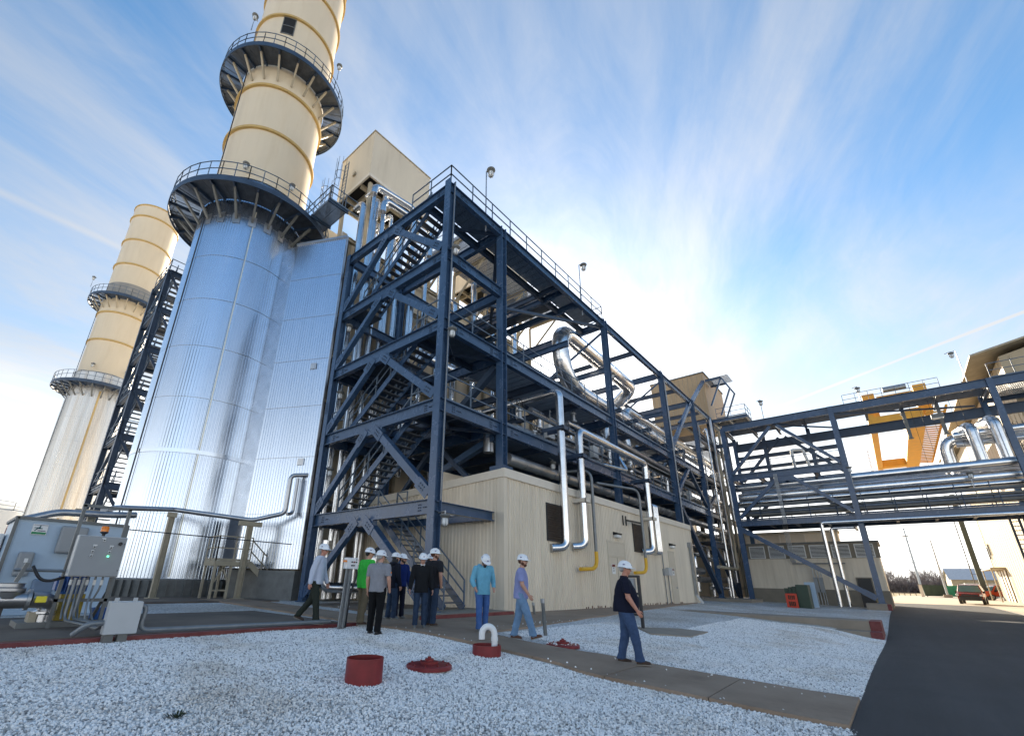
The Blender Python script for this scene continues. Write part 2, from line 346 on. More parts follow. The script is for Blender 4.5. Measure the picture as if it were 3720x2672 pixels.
# ------------------------------------------------------------------ ground
def frange(a, b, s):
    n = max(1, int(round((b-a)/s))); return [a+(b-a)*i/n for i in range(n+1)]
def gridmesh(xs, ys, zf, mb=None, skirt=0):
    mb = mb or MB(); nx, ny = len(xs), len(ys); k = len(mb.v)
    mb.v += [(x, y, zf(x, y)) for y in ys for x in xs]
    mb.f += [(k+j*nx+i, k+j*nx+i+1, k+(j+1)*nx+i+1, k+(j+1)*nx+i) for j in range(ny-1) for i in range(nx-1)]
    if skirt:
        ring = [(i, 0) for i in range(nx)]+[(nx-1, j) for j in range(1, ny)]+[(i, ny-1) for i in range(nx-2, -1, -1)]+[(0, j) for j in range(ny-2, 0, -1)]
        q = len(mb.v); ids = [k+j*nx+i for i, j in ring]; mb.v += [(mb.v[i][0], mb.v[i][1], mb.v[i][2]-skirt) for i in ids]; n = len(ids)
        mb.f += [(ids[(a+1)%n], ids[a], q+a, q+(a+1)%n) for a in range(n)]
    return mb
xs = [-3000, -1500, -600, -250, -120, -60, -30, -15]+frange(-8, 34, .5)+frange(36, 80, 2)+[85, 95, 110, 130, 160, 220, 350, 600, 1100, 2000, 4000]
ys = [-3000, -1200, -500, -200, -90, -40, -20, -10]+frange(-7, 21, .5)+[24, 28, 35, 50, 80, 140, 250, 500, 1100, 2500, 4000]
def gz_(x, y): return g(x, y)+.012*math.sin(x*1.9+y*.7)*math.sin(y*1.3-x*.4)*(1 if 1.2 < y < 16 and x < 24 else 0)
st('ground', gridmesh(xs, ys, lambda x, y: gz_(x, y)-.012), gravel)
road = st('road', gridmesh(frange(-40, 64.2, 1.6), frange(-5.6, .8, .4), lambda x, y: g(x, y)+.012-.012*abs((y+2.4)/3.2)**4), asph)
st('yard', gridmesh([64.25]+frange(70, 130, 10), frange(-60, 12, 6), lambda x, y: g(x, y)+.006), yardm)
st('verge', gridmesh(frange(-20, 64.1, 3), [-60, -30, -15, -10, -7.5, -5.7], lambda x, y: g(x, y)+.004), yardm)
NE = [(.8, 7.72), (4.45, 7.66), (4.78, 7.84), (6, 7.8), (22, 7.75)]; FE = [(.8, 9.68), (4.7, 9.45), (5.3, 9.22), (6.5, 9.0), (7.7, 9.2), (22, 9.3)]
walk = st('sidewalk', MB().prism([(7.75, .83), (9.62, .83), (9.2, 5.4), (9.1, 21.9), (7.9, 21.9), (7.9, 5)], -.6, lambda x, y: g(x, y)-.02), conc)
y = .8
k = 0
while y < 21.5:
    y2 = min(22, y+random.choice((1.5, 1.55, 1.6))); e = .008
    a0, a1, b0, b1 = lerp(y+e, NE), lerp(y2-e, NE), lerp(y+e, FE), lerp(y2-e, FE)
    mb = MB(); nn = 5
    for i in range(nn):
        pass
    poly = [(a0, y+e)]+[(b0, y+e)]+[(lerp(t, FE), t) for t in frange(y+e, y2-e, .3)[1:-1]]+[(b1, y2-e), (a1, y2-e)]+[(lerp(t, NE), t) for t in reversed(frange(y+e, y2-e, .3)[1:-1])]
    h = random.uniform(.035, .042)
    mb.prism(poly, lambda x, yy: g(x, yy)-.15, lambda x, yy: g(x, yy)+h).o('paving_slab', conc, walk); y = y2
apron = st('building_apron', MB().prism([(9.33, 7.72), (11.3, 7.84), (15.3, 8.4), (18, 8.72), (22.6, 9.3), (24.9, 9.6), (36, 10.9), (40, 11.6), (9.33, 11.6)], -.4, lambda x, y: g(x, y)+.03), conc)
tag(apron, kind='structure')
st('equipment_slab', MB().box((-6, 10.62, -.3), (7.2, 15.7, .572)), concs)
st('stack_pad', MB().box((-9, 20.0, 0), (10.2, 36, .66)), concs)
st('structure_pad', MB().box((10.3, 13.3, 0), (14.2, 40, .60)), concs)
kr = st('red_kerb', MB().box((-6, 10.42, -.2), (7.5, 10.62, .56)), redc)
pad = st('stair_landing_pad', MB().box((9.75, 10.62, 0), (14.22, 13.25, .635)), concl)
MB().box((9.72, 10.56, .3), (14.22, 10.617, .628)).o('painted_edge', redc, pad)
# retaining kerb beside the road with red painted end
cw = st('retaining_kerb', MB().box((25.0, 1.22, -.3), (26.6, 9.5, .46)).box((24.2, 1.22, -.3), (24.996, 6.2, .12)), concl)
MB().box((24.99, .86, -.4), (26.62, 1.217, .465)).box((24.18, .86, -.4), (24.986, 1.217, .125)).o('painted_end', redc, cw, bev=.02)
st('column_footing', MB().box((43.0, 8.9, 0), (47.2, 12.4, .72)), concl)
st('bridge_footing', MB().box((45.2, .95, -.2), (47, 2.1, .72)), concl)
MB().box((45.2, .72, -.2), (47.0, .944, .7)).o('painted_end', redc, bpy.data.objects['bridge_footing'])
st('buried_pad', MB().prism([(13.8, 5.5), (14.6, 4.7), (16.4, 4.75), (16.1, 5.5), (14.7, 6.3)], 0, lambda x, y: g(x, y)+.03), concl)
# loose pebbles, instanced on the nearer gravel
def pebbles(name, label, rects, density, dz):
    mb = MB()
    for x0, x1, y0, y1 in rects:
        gridmesh(frange(x0, x1, .5), frange(y0, y1, .5), lambda x, y: gz_(x, y)+dz, mb)
    # trim to the road line and building apron by construction of the rectangles
    ob = mb.o(name, pebble); tag(ob, label, 'gravel', kind='stuff')
    ng = bpy.data.node_groups.new('scatter_'+name, 'GeometryNodeTree'); ng.interface.new_socket('Geometry', in_out='INPUT', socket_type='NodeSocketGeometry'); ng.interface.new_socket('Geometry', in_out='OUTPUT', socket_type='NodeSocketGeometry')
    A = ng.nodes.new; gi = A('NodeGroupInput'); go = A('NodeGroupOutput'); K = ng.links.new
    dp = A('GeometryNodeDistributePointsOnFaces'); dp.inputs['Density'].default_value = density; K(gi.outputs[0], dp.inputs[0])
    ico = A('GeometryNodeMeshIcoSphere'); ico.inputs['Radius'].default_value = 1; ico.inputs['Subdivisions'].default_value = 1
    ps = A('GeometryNodeSetPosition'); K(ico.outputs[0], ps.inputs[0]); nz = A('ShaderNodeTexNoise'); nz.inputs['Scale'].default_value = 1.1
    sb = A('ShaderNodeVectorMath'); sb.operation = 'SUBTRACT'; sb.inputs[1].default_value = (.5, .5, .5); K(nz.outputs['Color'], sb.inputs[0])
    sv = A('ShaderNodeVectorMath'); sv.operation = 'SCALE'; sv.inputs['Scale'].default_value = 1.5; K(sb.outputs[0], sv.inputs[0]); K(sv.outputs[0], ps.inputs['Offset'])
    sm = A('GeometryNodeSetMaterial'); sm.inputs['Material'].default_value = pebble; K(ps.outputs[0], sm.inputs[0])
    ip = A('GeometryNodeInstanceOnPoints'); K(dp.outputs['Points'], ip.inputs['Points']); K(sm.outputs[0], ip.inputs['Instance'])
    rr = A('FunctionNodeRandomValue'); rr.data_type = 'FLOAT_VECTOR'; rr.inputs[1].default_value = (6.28, 6.28, 6.28); K(rr.outputs[0], ip.inputs['Rotation'])
    rs = A('FunctionNodeRandomValue'); rs.data_type = 'FLOAT_VECTOR'; rs.inputs[0].default_value = (.007, .006, .005); rs.inputs[1].default_value = (.025, .021, .016); rs.inputs['Seed'].default_value = 4; K(rs.outputs[0], ip.inputs['Scale'])
    K(ip.outputs[0], go.inputs[0])
    md = ob.modifiers.new('scatter', 'NODES'); md.node_group = ng
pebbles('gravel_stones', 'loose white limestone pebbles spread over the yard', ((-3.2, 7.72, 2.0, 10.44), (9.75, 15.5, .80, 7.6), (2.0, 7.72, .74, 2.0), (15.5, 24, .8, 5.5)), 1450, -.008)
pebbles('stray_stones', 'stray pebbles scattered on the walk and along the road edge', ((7.74, 7.95, 1, 9.6), (9.1, 9.5, 1, 4.6), (9.4, 14, 7.9, 8.4), (-2, 6.5, 10.7, 11.4)), 10, .045)

# ------------------------------------------------------------------ generic builders
def rail(pts, h=1.07, sp=1.5, r=.022, mb=None, toe=True, closed=False):
    mb = mb or MB(); pts = [Vector(p) for p in pts]
    for a, b in zip(pts, pts[1:]):
        for z in (h, h*.52): mb.bar(a+Vector((0,0,z)), b+Vector((0,0,z)), 2*r, 2*r)
        if toe: mb.bar(a+Vector((0,0,.06)), b+Vector((0,0,.06)), .012, .1)
        n = max(1, int(round((b-a).length/sp)))
        for i in range(n+1): p = a+(b-a)*i/n; mb.bar(p, p+Vector((0,0,h)), 2*r, 2*r)
    return mb
def gratingmb(x0, x1, y0, y1, z, along='x', sp=.09, mb=None):
    mb = mb or MB(); sp = sp*.66
    if along == 'x':
        for y in frange(y0+.02, y1-.02, sp): mb.box((x0, y-.014, z-.045), (x1, y+.014, z))
        for x in frange(x0+.05, x1-.05, .5): mb.box((x-.01, y0, z-.03), (x+.01, y1, z-.004))
    else:
        for x in frange(x0+.02, x1-.02, sp): mb.box((x-.014, y0, z-.045), (x+.014, y1, z))
        for y in frange(y0+.05, y1-.05, .5): mb.box((x0, y-.01, z-.03), (x1, y+.01, z-.004))
    return mb
def ribwall(a, b, z0, z1, pitch=.2, dep=.03, outn=(0,-1), mb=None, zt=None):
    """trapezoid-ribbed siding between plan points a and b, ribs standing out along outn; zt(t) gives a sloping top"""
    mb = mb or MB(); a = Vector((*a, 0)); b = Vector((*b, 0)); L_ = (b-a).length; n = int(L_/pitch); o_ = Vector((*outn, 0))
    pr = []
    for i in range(n):
        for f, d in ((0, 0), (.5, 0), (.6, dep), (.9, dep)): pr.append(((i+f)/n, d))
    pr.append((1, 0)); k = len(mb.v)
    for t, d in pr:
        p = a+(b-a)*t+o_*d; q = zt(t) if zt else z1; mb.v += [(p.x, p.y, z0), (p.x, p.y, q)]
    mb.f += [(k+2*i, k+2*i+2, k+2*i+3, k+2*i+1) for i in range(len(pr)-1)]
    return mb
def ribcyl(c, r, z0, z1, pitch=.12, dep=.022, mb=None, a0=0, a1=360):
    mb = mb or MB(); n = int(2*math.pi*r*abs(a1-a0)/360/pitch); k = len(mb.v); pr = []
    for i in range(n):
        for f, d in ((0, 0), (.45, 0), (.6, dep), (.85, dep)): pr.append((i+f, d))
    full = abs(a1-a0) > 359
    if not full: pr.append((n, 0))
    for t, d in pr:
        a = R(a0+(a1-a0)*t/n); mb.v += [(c[0]+(r+d)*math.cos(a), c[1]+(r+d)*math.sin(a), z0), (c[0]+(r+d)*math.cos(a), c[1]+(r+d)*math.sin(a), z1)]
    m = len(pr)
    mb.f += [(k+2*i, k+2*((i+1)%m), k+2*((i+1)%m)+1, k+2*i+1) for i in range(m if full else m-1)]
    return mb
def ringmb(c, r, z, h, d, n=96):
    return MB().lathe([(r, z), (r+d, z), (r+d, z+h), (r, z+h)], (c[0], c[1], 0), n)
# caged jar lamps (one prototype, copied)
def lampproto():
    t = thing('jar_lamp', (0,0,0), 'x', 'lamp')
    MB().lathe([(0, .02), (.16, .02), (.17, -.02), (.15, -.05), (.09, -.08), (.09, -.10), (0, -.10)], n=14).o('lamp_cap', greyst, t, 40)
    MB().lathe([(.085, -.10), (.10, -.14), (.10, -.26), (.085, -.30), (.04, -.33), (0, -.335)], n=14).o('globe', lampglass, t, True)
    mb = MB()
    for i in range(6):
        a = i*math.pi/3; c, s = math.cos(a), math.sin(a); mb.tube([(c*.115, s*.115, -.08), (c*.118, s*.118, -.27), (c*.06, s*.06, -.35), (0, 0, -.355)], .008, 4)
    mb.o('cage', greyst, t); return t
LAMP = lampproto(); LAMP_N = [0]
def lamp(p, label, arm=None, s=1., pole=None, group='caged jar lamps on the steelwork'):
    o = LAMP if LAMP_N[0] == 0 else copy_tree(LAMP); LAMP_N[0] += 1
    o.location = p; o.scale = (s, s, s); tag(o, label, 'lamp', group)
    if arm or pole:
        mb = MB()
        if arm: mb.tube([Vector((0,0,.02)), Vector((0,0,.12)), Vector(arm)], .025, 6)
        if pole: mb.tube([(0,0,.02), (0,0,.10), (pole[0], pole[1], .12), (pole[0], pole[1], pole[2])], .028, 6)
        me = mb.o('lamp_arm', galv); me.parent = o
    return o
def bolts(mb, p, ux, uz, nx=2, nz=3, s=.09, r=.02, n_=None):
    n_ = Vector(n_)
    for i in range(nx):
        for j in range(nz):
            c = Vector(p)+Vector(ux)*(i-(nx-1)/2)*s+Vector(uz)*(j-(nz-1)/2)*s
            mb.bar(c, c+n_*.025, 2*r, 2*r)
    return mb

# ------------------------------------------------------------------ exhaust stacks
def stack(c, base, label, detail, metal, grp='twin exhaust stacks'):
    T = thing('exhaust_stack', (c[0], c[1], base), label, 'chimney', grp); X, Y = c
    rl, rt = 3.06, 2.86
    MB().lathe([(rl+.15, base), (rl+.15, base+.75), (rl+.02, base+.78)], (X, Y, 0), 96).o('base_ring', greyst, T, 30)
    mb = MB()
    for i in range(60):
        a = i*math.pi/30; mb.obox((X+(rl+.22)*math.cos(a), Y+(rl+.22)*math.sin(a), base+.35), (.14, .03, .7), Matrix.Rotation(a, 3, 'Z'))
    mb.o('gusset_plates', greyst, T)
    ribcyl(c, rl, base+.78, 24.9, .145 if detail else .2, .03 if detail else .03).o('ribbed_cladding', metal, T)
    for z in [7.2+2.93*i for i in range(-1, 6)]:
        d = .05 if abs(z-7.2) < .1 else .028
        ringmb(c, rl, z, .2 if d == .05 else .014, d).o('cladding_band', metal if d == .05 else alumd, T, 30)
    MB().lathe([(rl+.05, 24.9), (rl+.07, 24.86), (rt, 25.0)], (X, Y, 0), 96).o('cladding_cap', alumd, T, 30)
    MB().lathe([(rt, 24.5), (rt, 51.4), (rt-.25, 51.4), (rt-.25, 46)], (X, Y, 0), 128).o('shell', tanp, T, 40)
    for z in (29.45, 33.5, 41.15, 45.2, 49.4): MB().lathe([(rt, z-.09), (rt+.16, z-.09), (rt+.16, z+.09), (rt, z+.09)], (X, Y, 0), 128).o('stiffener_ring', tanb, T, 30)
    MB().lathe([(rt, 51.28), (rt+.1, 51.28), (rt+.1, 51.45), (rt-.25, 51.45)], (X, Y, 0), 128).o('rim', tanb, T, 30)
    for zi, (z, ro, nb, sh) in enumerate(((23.1, 4.78, 22, metal), (35.6, 4.32, 20, tanp))):
        P = MB().lathe([(ro-.02, z-.28), (ro+.03, z-.28), (ro+.03, z+.09), (ro-.02, z+.09)], (X, Y, 0), 96).o('platform_ring', navyd, T, 30)
        ri = rl+.06 if zi == 0 else rt+.06
        mb = MB()
        for i in range(34 if detail else 16):
            r0 = ri+(ro-ri)*i/(34 if detail else 16); mb.lathe([(r0, z-.04), (r0+.03, z-.04), (r0+.03, z), (r0, z)], (X, Y, 0), 72)
        for i in range(48):
            a = 2*math.pi*i/48; mb.bar((X+ri*math.cos(a), Y+ri*math.sin(a), z-.03), (X+ro*math.cos(a), Y+ro*math.sin(a), z-.03), .02, .05)
        mb.o('grating', grate, P)
        for i in range(nb):
            a = 2*math.pi*(i+.3)/nb; ca, sa = math.cos(a), math.sin(a); mb = MB()
            mb.bar((X+ri*ca, Y+ri*sa, z-.14), (X+ro*ca, Y+ro*sa, z-.14), .09, .2)
            o_ = mb.o('radial_beam', navyd, P)
            MB().bar((X+(ri-.03)*ca, Y+(ri-.03)*sa, z-1.45), (X+(ro-.45)*ca, Y+(ro-.45)*sa, z-.2), .12, .12).o('bracket', greyst if zi == 0 else beiged, P)
            if detail and zi == 0: MB().obox((X+(rl+.035)*ca, Y+(rl+.035)*sa, z-1.4), (.03, .42, .7), Matrix.Rotation(a, 3, 'Z')).o('bracket_plate', alumd, P)
        n = 40; pts = [(X+(ro-.03)*math.cos(2*math.pi*i/n), Y+(ro-.03)*math.sin(2*math.pi*i/n), z+.06) for i in range(n+1)]
        mb = rail(pts, 1.1, 9, .02, toe=False)
        for i in range(0, n, 2): mb.bar(pts[i], Vector(pts[i])+Vector((0,0,1.1)), .045, .045)
        mb.o('guard_rail', railm, P)
    # conduit running up the shell
    a = R(196); mb = MB().tube([(X+(rl+.1)*math.cos(a), Y+(rl+.1)*math.sin(a), base+1), (X+(rl+.1)*math.cos(a), Y+(rl+.1)*math.sin(a), 22.9)], .035, 6)
    mb.tube([(X+3.15*math.cos(a), Y+3.15*math.sin(a), 23.2), (X+3.15*math.cos(a), Y+3.15*math.sin(a), 35.4)], .035, 6).o('conduit', blackp, T)
    return T
S1 = (8.14, 27.6); S2 = (8.14, 71.6)
T1 = stack(S1, .64, 'large nearer stack with bright ribbed aluminium lower half and tan upper shell', True, clad)
T2 = stack(S2, .64, 'smaller looking farther stack at left with dulled streaked cladding and tan top', False, cladold)
# access opening in the tan shell above the upper platform
def on_stack(c, r, az, z): a = R(270-az); return Vector((c[0]+r*math.cos(a), c[1]+r*math.sin(a), z)), a
def stackaz(c, d, r, az):                      # point of the cylinder seen at camera bearing az
    th = R(az-16.42); D = d*math.cos(th)-math.sqrt(max(0, r*r-(d*math.sin(th))**2)); x, y = D*math.sin(R(az)), D*math.cos(R(az)); return math.atan2(y-c[1], x-c[0])
a0, a1 = stackaz(S1, 28.77, 2.86, 13.65), stackaz(S1, 28.77, 2.86, 15.4)
MB().lathe([(2.80, 39.2), (2.875, 39.2), (2.875, 41.0), (2.80, 41.0), (2.80, 39.2)], (*S1, 0), 8, math.degrees(a0), math.degrees(a1)).o('access_opening', dark, T1)
mb = MB()
for z in (39.2, 40.1, 41.0): mb.lathe([(2.87, z-.03), (2.91, z-.03), (2.91, z+.03), (2.87, z+.03)], (*S1, 0), 8, math.degrees(a0), math.degrees(a1))
for a in (a0, a1): mb.bar((S1[0]+2.89*math.cos(a), S1[1]+2.89*math.sin(a), 39.2), (S1[0]+2.89*math.cos(a), S1[1]+2.89*math.sin(a), 41), .05, .05)
mb.o('opening_frame', greyst, T1)
# rust and drip streak lines down the cladding
for T, c, az, col_, z0 in ((T1, S1, 18.0, mat('pale_drip_stain', (.62, .60, .50), .45, .7, .2, 2, stretch=(1,1,.2)), 1.5), (T2, S2, 7.0, mat('rust_streak', (.50, .36, .16), .6, .2, .3, 1, stretch=(1,1,.2)), 1.5)):
    a = R(270-az); 
    MB().obox((c[0]+3.085*math.cos(a), c[1]+3.085*math.sin(a), (z0+22.5)/2), (.015, .06 if T is T1 else .2, 22.5-z0), Matrix.Rotation(a, 3, 'Z')).o('drip_streak', col_, T)
T2d = MB().lathe([(2.875, 35.9), (2.875, 38.1)], (*S2, 0), 96).o('darker_band', mat('grey_patch', (.27, .26, .24), .6, 0, .15, 1), T2, True)  # darker grey band above the upper platform of the farther stack
for c, nm in ((S1, 'nearer'), (S2, 'farther')):
    for z, r0, pl, h in ((24.6, 2.95, 'lower', 1), (36.7, 4.3, 'upper', 0)):
        for az in ((14.0, 19.5) if h else (10.4, 22.6)):
            if c is S2: az = 6.5+(az-16.42)*.42
            d0 = math.hypot(*c); a = stackaz(c, d0, r0, az) if c is S1 else R(270-az)+(az-6.5)*.5
            p = Vector((c[0]+(r0+.35)*math.cos(a), c[1]+(r0+.35)*math.sin(a), z+1.2))
            lamp(p, '%s lamp above the %s platform of the %s stack' % ('left' if az < (16 if c is S1 else 6.5) else 'right', pl, nm), arm=(-.35*math.cos(a), -.35*math.sin(a), .12) if h else None, pole=None if h else (0, .02, -1.2), s=1.25)

# ------------------------------------------------------------------ boiler casing, boiler house and penthouses
hb = thing('boiler', (11.05, 20.4, .6), 'tall tan boiler casing with ribbed aluminium wing joining the nearer stack', 'boiler')
A_, B_, C_ = (11.08, 20.42), (9.5, 23.45), (9.2, 24.75)
def nrm(a, b): d = Vector((b[0]-a[0], b[1]-a[1])).normalized(); return (-d.y, d.x)
ribwall(B_, A_, 1.95, 20.8, .145, .03, (-.886, -.463)).o('ribbed_wing_panel', clad, hb)
MB().add([(*B_, 1.95), (*C_, 1.95), (*C_, 20.8), (*B_, 20.8)], [(0,1,2,3)]).o('corner_flashing', alum, hb)
for z in (4.45, 7.25, 10.0, 12.74, 15.46, 18.2):
    a = Vector((*B_, z)); b = Vector((*A_, z)); MB().bar(a+Vector((-.022, -.012, 0)), b+Vector((-.022, -.012, 0)), .012, .014).o('cladding_band', alumd, hb)
MB().bar((*B_, 20.86), (*A_, 20.86), .16, .14).o('wing_cap', alumd, hb)
MB().bar((11.09, 20.42, 1.95), (11.09, 20.42, 20.9), .10, .10).o('wing_edge_trim', alumd, hb)
MB().bar((*B_, 1.2), (*A_, 1.2), .5, 1.35).o('wing_plinth', greyst, hb)
for z, t in ((12.3, .62), (7.0, .66)):
    p = Vector((*B_, z)).lerp(Vector((*A_, z)), t+.12); MB().obox(p+Vector((-.04, -.02, 0)), (.02, .34, .34), Matrix.Rotation(math.atan2(-.463, -.886), 3, 'Z')).o('access_plate', alumd, hb)
# main casing walls with buckstays
HX0, HX1, HY0, HY1, HZ = 11.2, 31.5, 21.2, 34.0, 21.4
MB().box((HX0, HY0, .6), (HX1, HY1, HZ)).o('casing', beige, hb)
MB().box((HX0+.8, 25.6, HZ), (HX1, HY1-.3, 25.4)).o('upper_casing', beige, hb)
for i, x in enumerate(frange(HX0+.4, HX1-.4, 1.6)): MB().ib((x, HY0-.16, .7), (x, HY0-.16, HZ), .3, .2, .02, (0,1,0)).o('vertical_buckstay', beiged, hb)
for z in frange(2.5, 21.0, 2.65): MB().ib((HX0, HY0-.46, z), (HX1, HY0-.46, z), .26, .2, .02).o('horizontal_buckstay', beiged, hb)
MB().ib((HX0-.1, HY0-.2, .7), (HX0-.1, HY0-.2, HZ), .4, .35, .03, (0,1,0)).o('corner_buckstay', beiged, hb)
mb = gratingmb(18.2, 31.5, 17.6, 21.0, 24.4, 'x', .12)
mb.o('upper_walkway_grating', grate, hb)
for x in frange(18.4, 31.4, 2.6):
    MB().ib((x, 17.6, 24.25), (x, 21.2, 24.25), .25, .15).o('walkway_beam', beiged, hb)
    MB().bar((x, 18.2, 24.2), (x, 21.1, 21.6), .13, .13).o('walkway_bracket', beiged, hb); MB().bar((x, 21.15, 21.4), (x, 21.15, 24.2), .16, .16).o('walkway_post', beiged, hb)
rail([(18.2, 21, 24.4), (18.2, 17.6, 24.4), (31.5, 17.6, 24.4), (31.5, 21, 24.4)], 1.1, 1.7).o('walkway_rail', railm, hb)
def penthouse(x0, x1, y0, y1, z0, z1, label):
    t = thing('penthouse', (x0, y0, z0), label, 'enclosure', 'beige penthouses on the boiler roof')
    MB().box((x0, y0, z0+.25), (x1, y1, z1)).o('wall', beige, t)
    MB().box((x0-.05, y0-.05, z1), (x1+.05, y1+.05, z1+.09)).o('roof_edge', beiged, t)
    mb = MB()
    for a, b in (((x0, y0), (x1, y0)), ((x0, y1), (x1, y1)), ((x0, y0), (x0, y1)), ((x1, y0), (x1, y1))): mb.bar((*a, z0+.12), (*b, z0+.12), .12, .24)
    mb.o('base_frame', fasc, t)
    for x in frange(x0+.9, x1-.9, 1.7): MB().ib((x, y0+.1, z0+.02), (x, y1-.1, z0+.02), .34, .2).o('floor_beam', beiged, t)
    for y in frange(y0+1.1, y1-1.1, 1.7): MB().ib((x0+.1, y, z0-.03), (x1-.1, y, z0-.03), .3, .2).o('floor_joist', beiged, t)
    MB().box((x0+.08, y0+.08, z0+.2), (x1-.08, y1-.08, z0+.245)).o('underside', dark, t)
    for sx in (x0+.35, x1-.35):
        for sy in (y0+.35, y1-.35): MB().bar((sx, sy, z0-.1), (sx+(.5 if sx < (x0+x1)/2 else -.5), sy+.7, z0-5.2), .22, .22).o('leg', beiged, t)
    MB().box((x0-.13, y0+1.75, z0+1.35), (x0-.01, y0+2.05, z0+1.6)).o('vent_box', beiged, t)
    return t
penthouse(12.05, 17.25, 20.5, 24.45, 26.6, 30.7, 'big beige box on the boiler roof beside the nearer stack')
penthouse(24.2, 30.2, 20.5, 24.5, 25.6, 28.75, 'farther beige box on the boiler roof, half hidden by steelwork')
# tan block added behind the pipe rack, sized to keep sun off the road
te = thing('shading_block', (33, 22, .6), 'added tan block behind the pipe rack, shading road and gravel', 'building')
MB().box((33, 22.0, .6), (78, 33, 16.6)).o('wall', beige, te)
for x in frange(33.5, 77.5, 2.0): MB().box((x-.09, 21.88, .6), (x+.09, 21.996, 16.5)).o('wall_rib', beiged, te)
MB().box((32.9, 21.85, 16.6), (78.1, 33.1, 16.85)).o('roof', beiged, te)
bk = thing('back_building', (60, 16, .6), 'sunlit tan building beyond the louvred shed', 'building')
MB().box((58, 3.5, .6), (59.9, 21.7, 6.9)).o('wall', beige, bk)
for y in frange(4, 21.5, 2.2): MB().box((57.93, y-.06, .6), (57.996, y+.06, 6.8)).o('wall_rib', fasc, bk)
MB().box((57.9, 3.4, 6.9), (60, 21.8, 7.15)).o('roof_edge', beiged, bk)
# vertical lagged pipes in front of the boiler casing
PN = [0]
def pipe(pts, r, label, m=alum, bend=None, n=12, bands=True, group=None, name='lagged_pipe', cat='pipe', sp=1.3):
    pts = [Vector(p) for p in pts]; o = thing(name, pts[0], label, cat, group); b = bend if bend is not None else r*2.6; bb = b; b = max(b) if hasattr(b, '__len__') else b
    pp_ = path(pts, bb) if len(pts) > 2 else pts
    MB().tube(pp_, r, n).o('jacket', m, o, 50)
    if bands:
        mb = MB()
        for p, q in zip(pts, pts[1:]):
            d = q-p; ln = d.length
            k_ = int((ln-2*b)/sp)
            for i in range(max(0, k_+1)):
                c = p+d.normalized()*(b+i*sp)
                if b+i*sp < ln-b*.3: mb.tube([c-d.normalized()*.012, c+d.normalized()*.012], r*1.025, n)
        if len(pts) > 2:       # gore seams round the elbows
            for p, q in zip(pp_[1:-1], pp_[2:]):
                if (q-p).length < b*.6: mb.tube([p, p+(q-p).normalized()*.012], r*1.02, n)
        if mb.v: tag(mb.o('seam_bands', m, o, 50), kind='stuff')
    return o
gv = 'vertical lagged pipes on the boiler front'
for i, (x, y, r, z0, z1, lab) in enumerate([
    (11.75, 20.2, .20, .7, 23.9, 'lagged riser next to the blue wing edge column'),
    (12.45, 20.0, .24, .7, 24.6, 'thick lagged riser, second from the ribbed wing'),
    (13.15, 20.2, .17, .7, 23.2, 'slim lagged riser, third from the ribbed wing'),
    (13.95, 20.0, .22, .7, 22.6, 'lagged riser behind the middle of the stair flights'),
    (14.9, 20.2, .2, 7, 23.9, 'lagged riser right of the stair flights'),
    (16.0, 20.1, .24, 7, 22.9, 'thick lagged riser behind the corner column'),
    (17.2, 20.2, .18, 7, 23.5, 'slim lagged riser right of the corner column'),
    (18.6, 20.2, .2, 7, 23.9, 'lagged riser behind the second column'),
    (20.2, 20.2, .24, 7, 20.9, 'shorter thick riser right of the second column'),
    (22.3, 20.2, .2, 7, 23.9, 'lagged riser in the middle of the boiler front'),
    (24.6, 20.2, .2, 7, 22, 'lagged riser left of the great curved pipe'),
    (27.5, 20.2, .24, 7, 23.5, 'lagged riser at the right part of the boiler front'),
    (12.1, 19.7, .13, .7, 24.9, 'slim bright riser in front of the second thick one'), (12.85, 19.6, .15, 4, 25.2, 'slim bright riser under the big beige penthouse'), (13.55, 19.7, .13, .7, 24.0, 'slim bright riser in the middle of the tower back'), (14.4, 19.65, .16, 4, 23.4, 'slim bright riser at the back tower column'), (15.5, 19.7, .14, 7, 24.2, 'slim bright riser right of the back tower column')]):
    pipe([(x, y, z0), (x, y, z1), (x+.9 if i%2 else x, y+.9, z1)], r, lab, group=gv, bend=.5)
pipe([(12.0, 19.6, 24.4), (12.0, 19.6, 25.1), (15.0, 19.2, 25.1), (15.0, 19.2, 21.5)], .22, 'lagged pipe looping under the big beige penthouse', bend=.5)
pipe([(12.6, 19.3, 23.2), (12.6, 19.3, 24.2), (16.4, 19.0, 24.2), (16.4, 19.0, 22)], .2, 'second lagged loop under the big beige penthouse', bend=.5)
pipe([(11.6, 19.2, 3.2), (11.6, 19.2, 1.2), (13.6, 18.2, 1.2), (13.6, 18.2, 2.9), (16, 18.2, 2.9)], .22, 'lagged pipe loop low behind the white shirted man', bend=.5)
pipe([(11.9, 20.6, 5.0), (15.5, 20.6, 5.0), (15.5, 17, 5.0)], .26, 'lagged pipe crossing behind the lowest stairs', bend=.5)
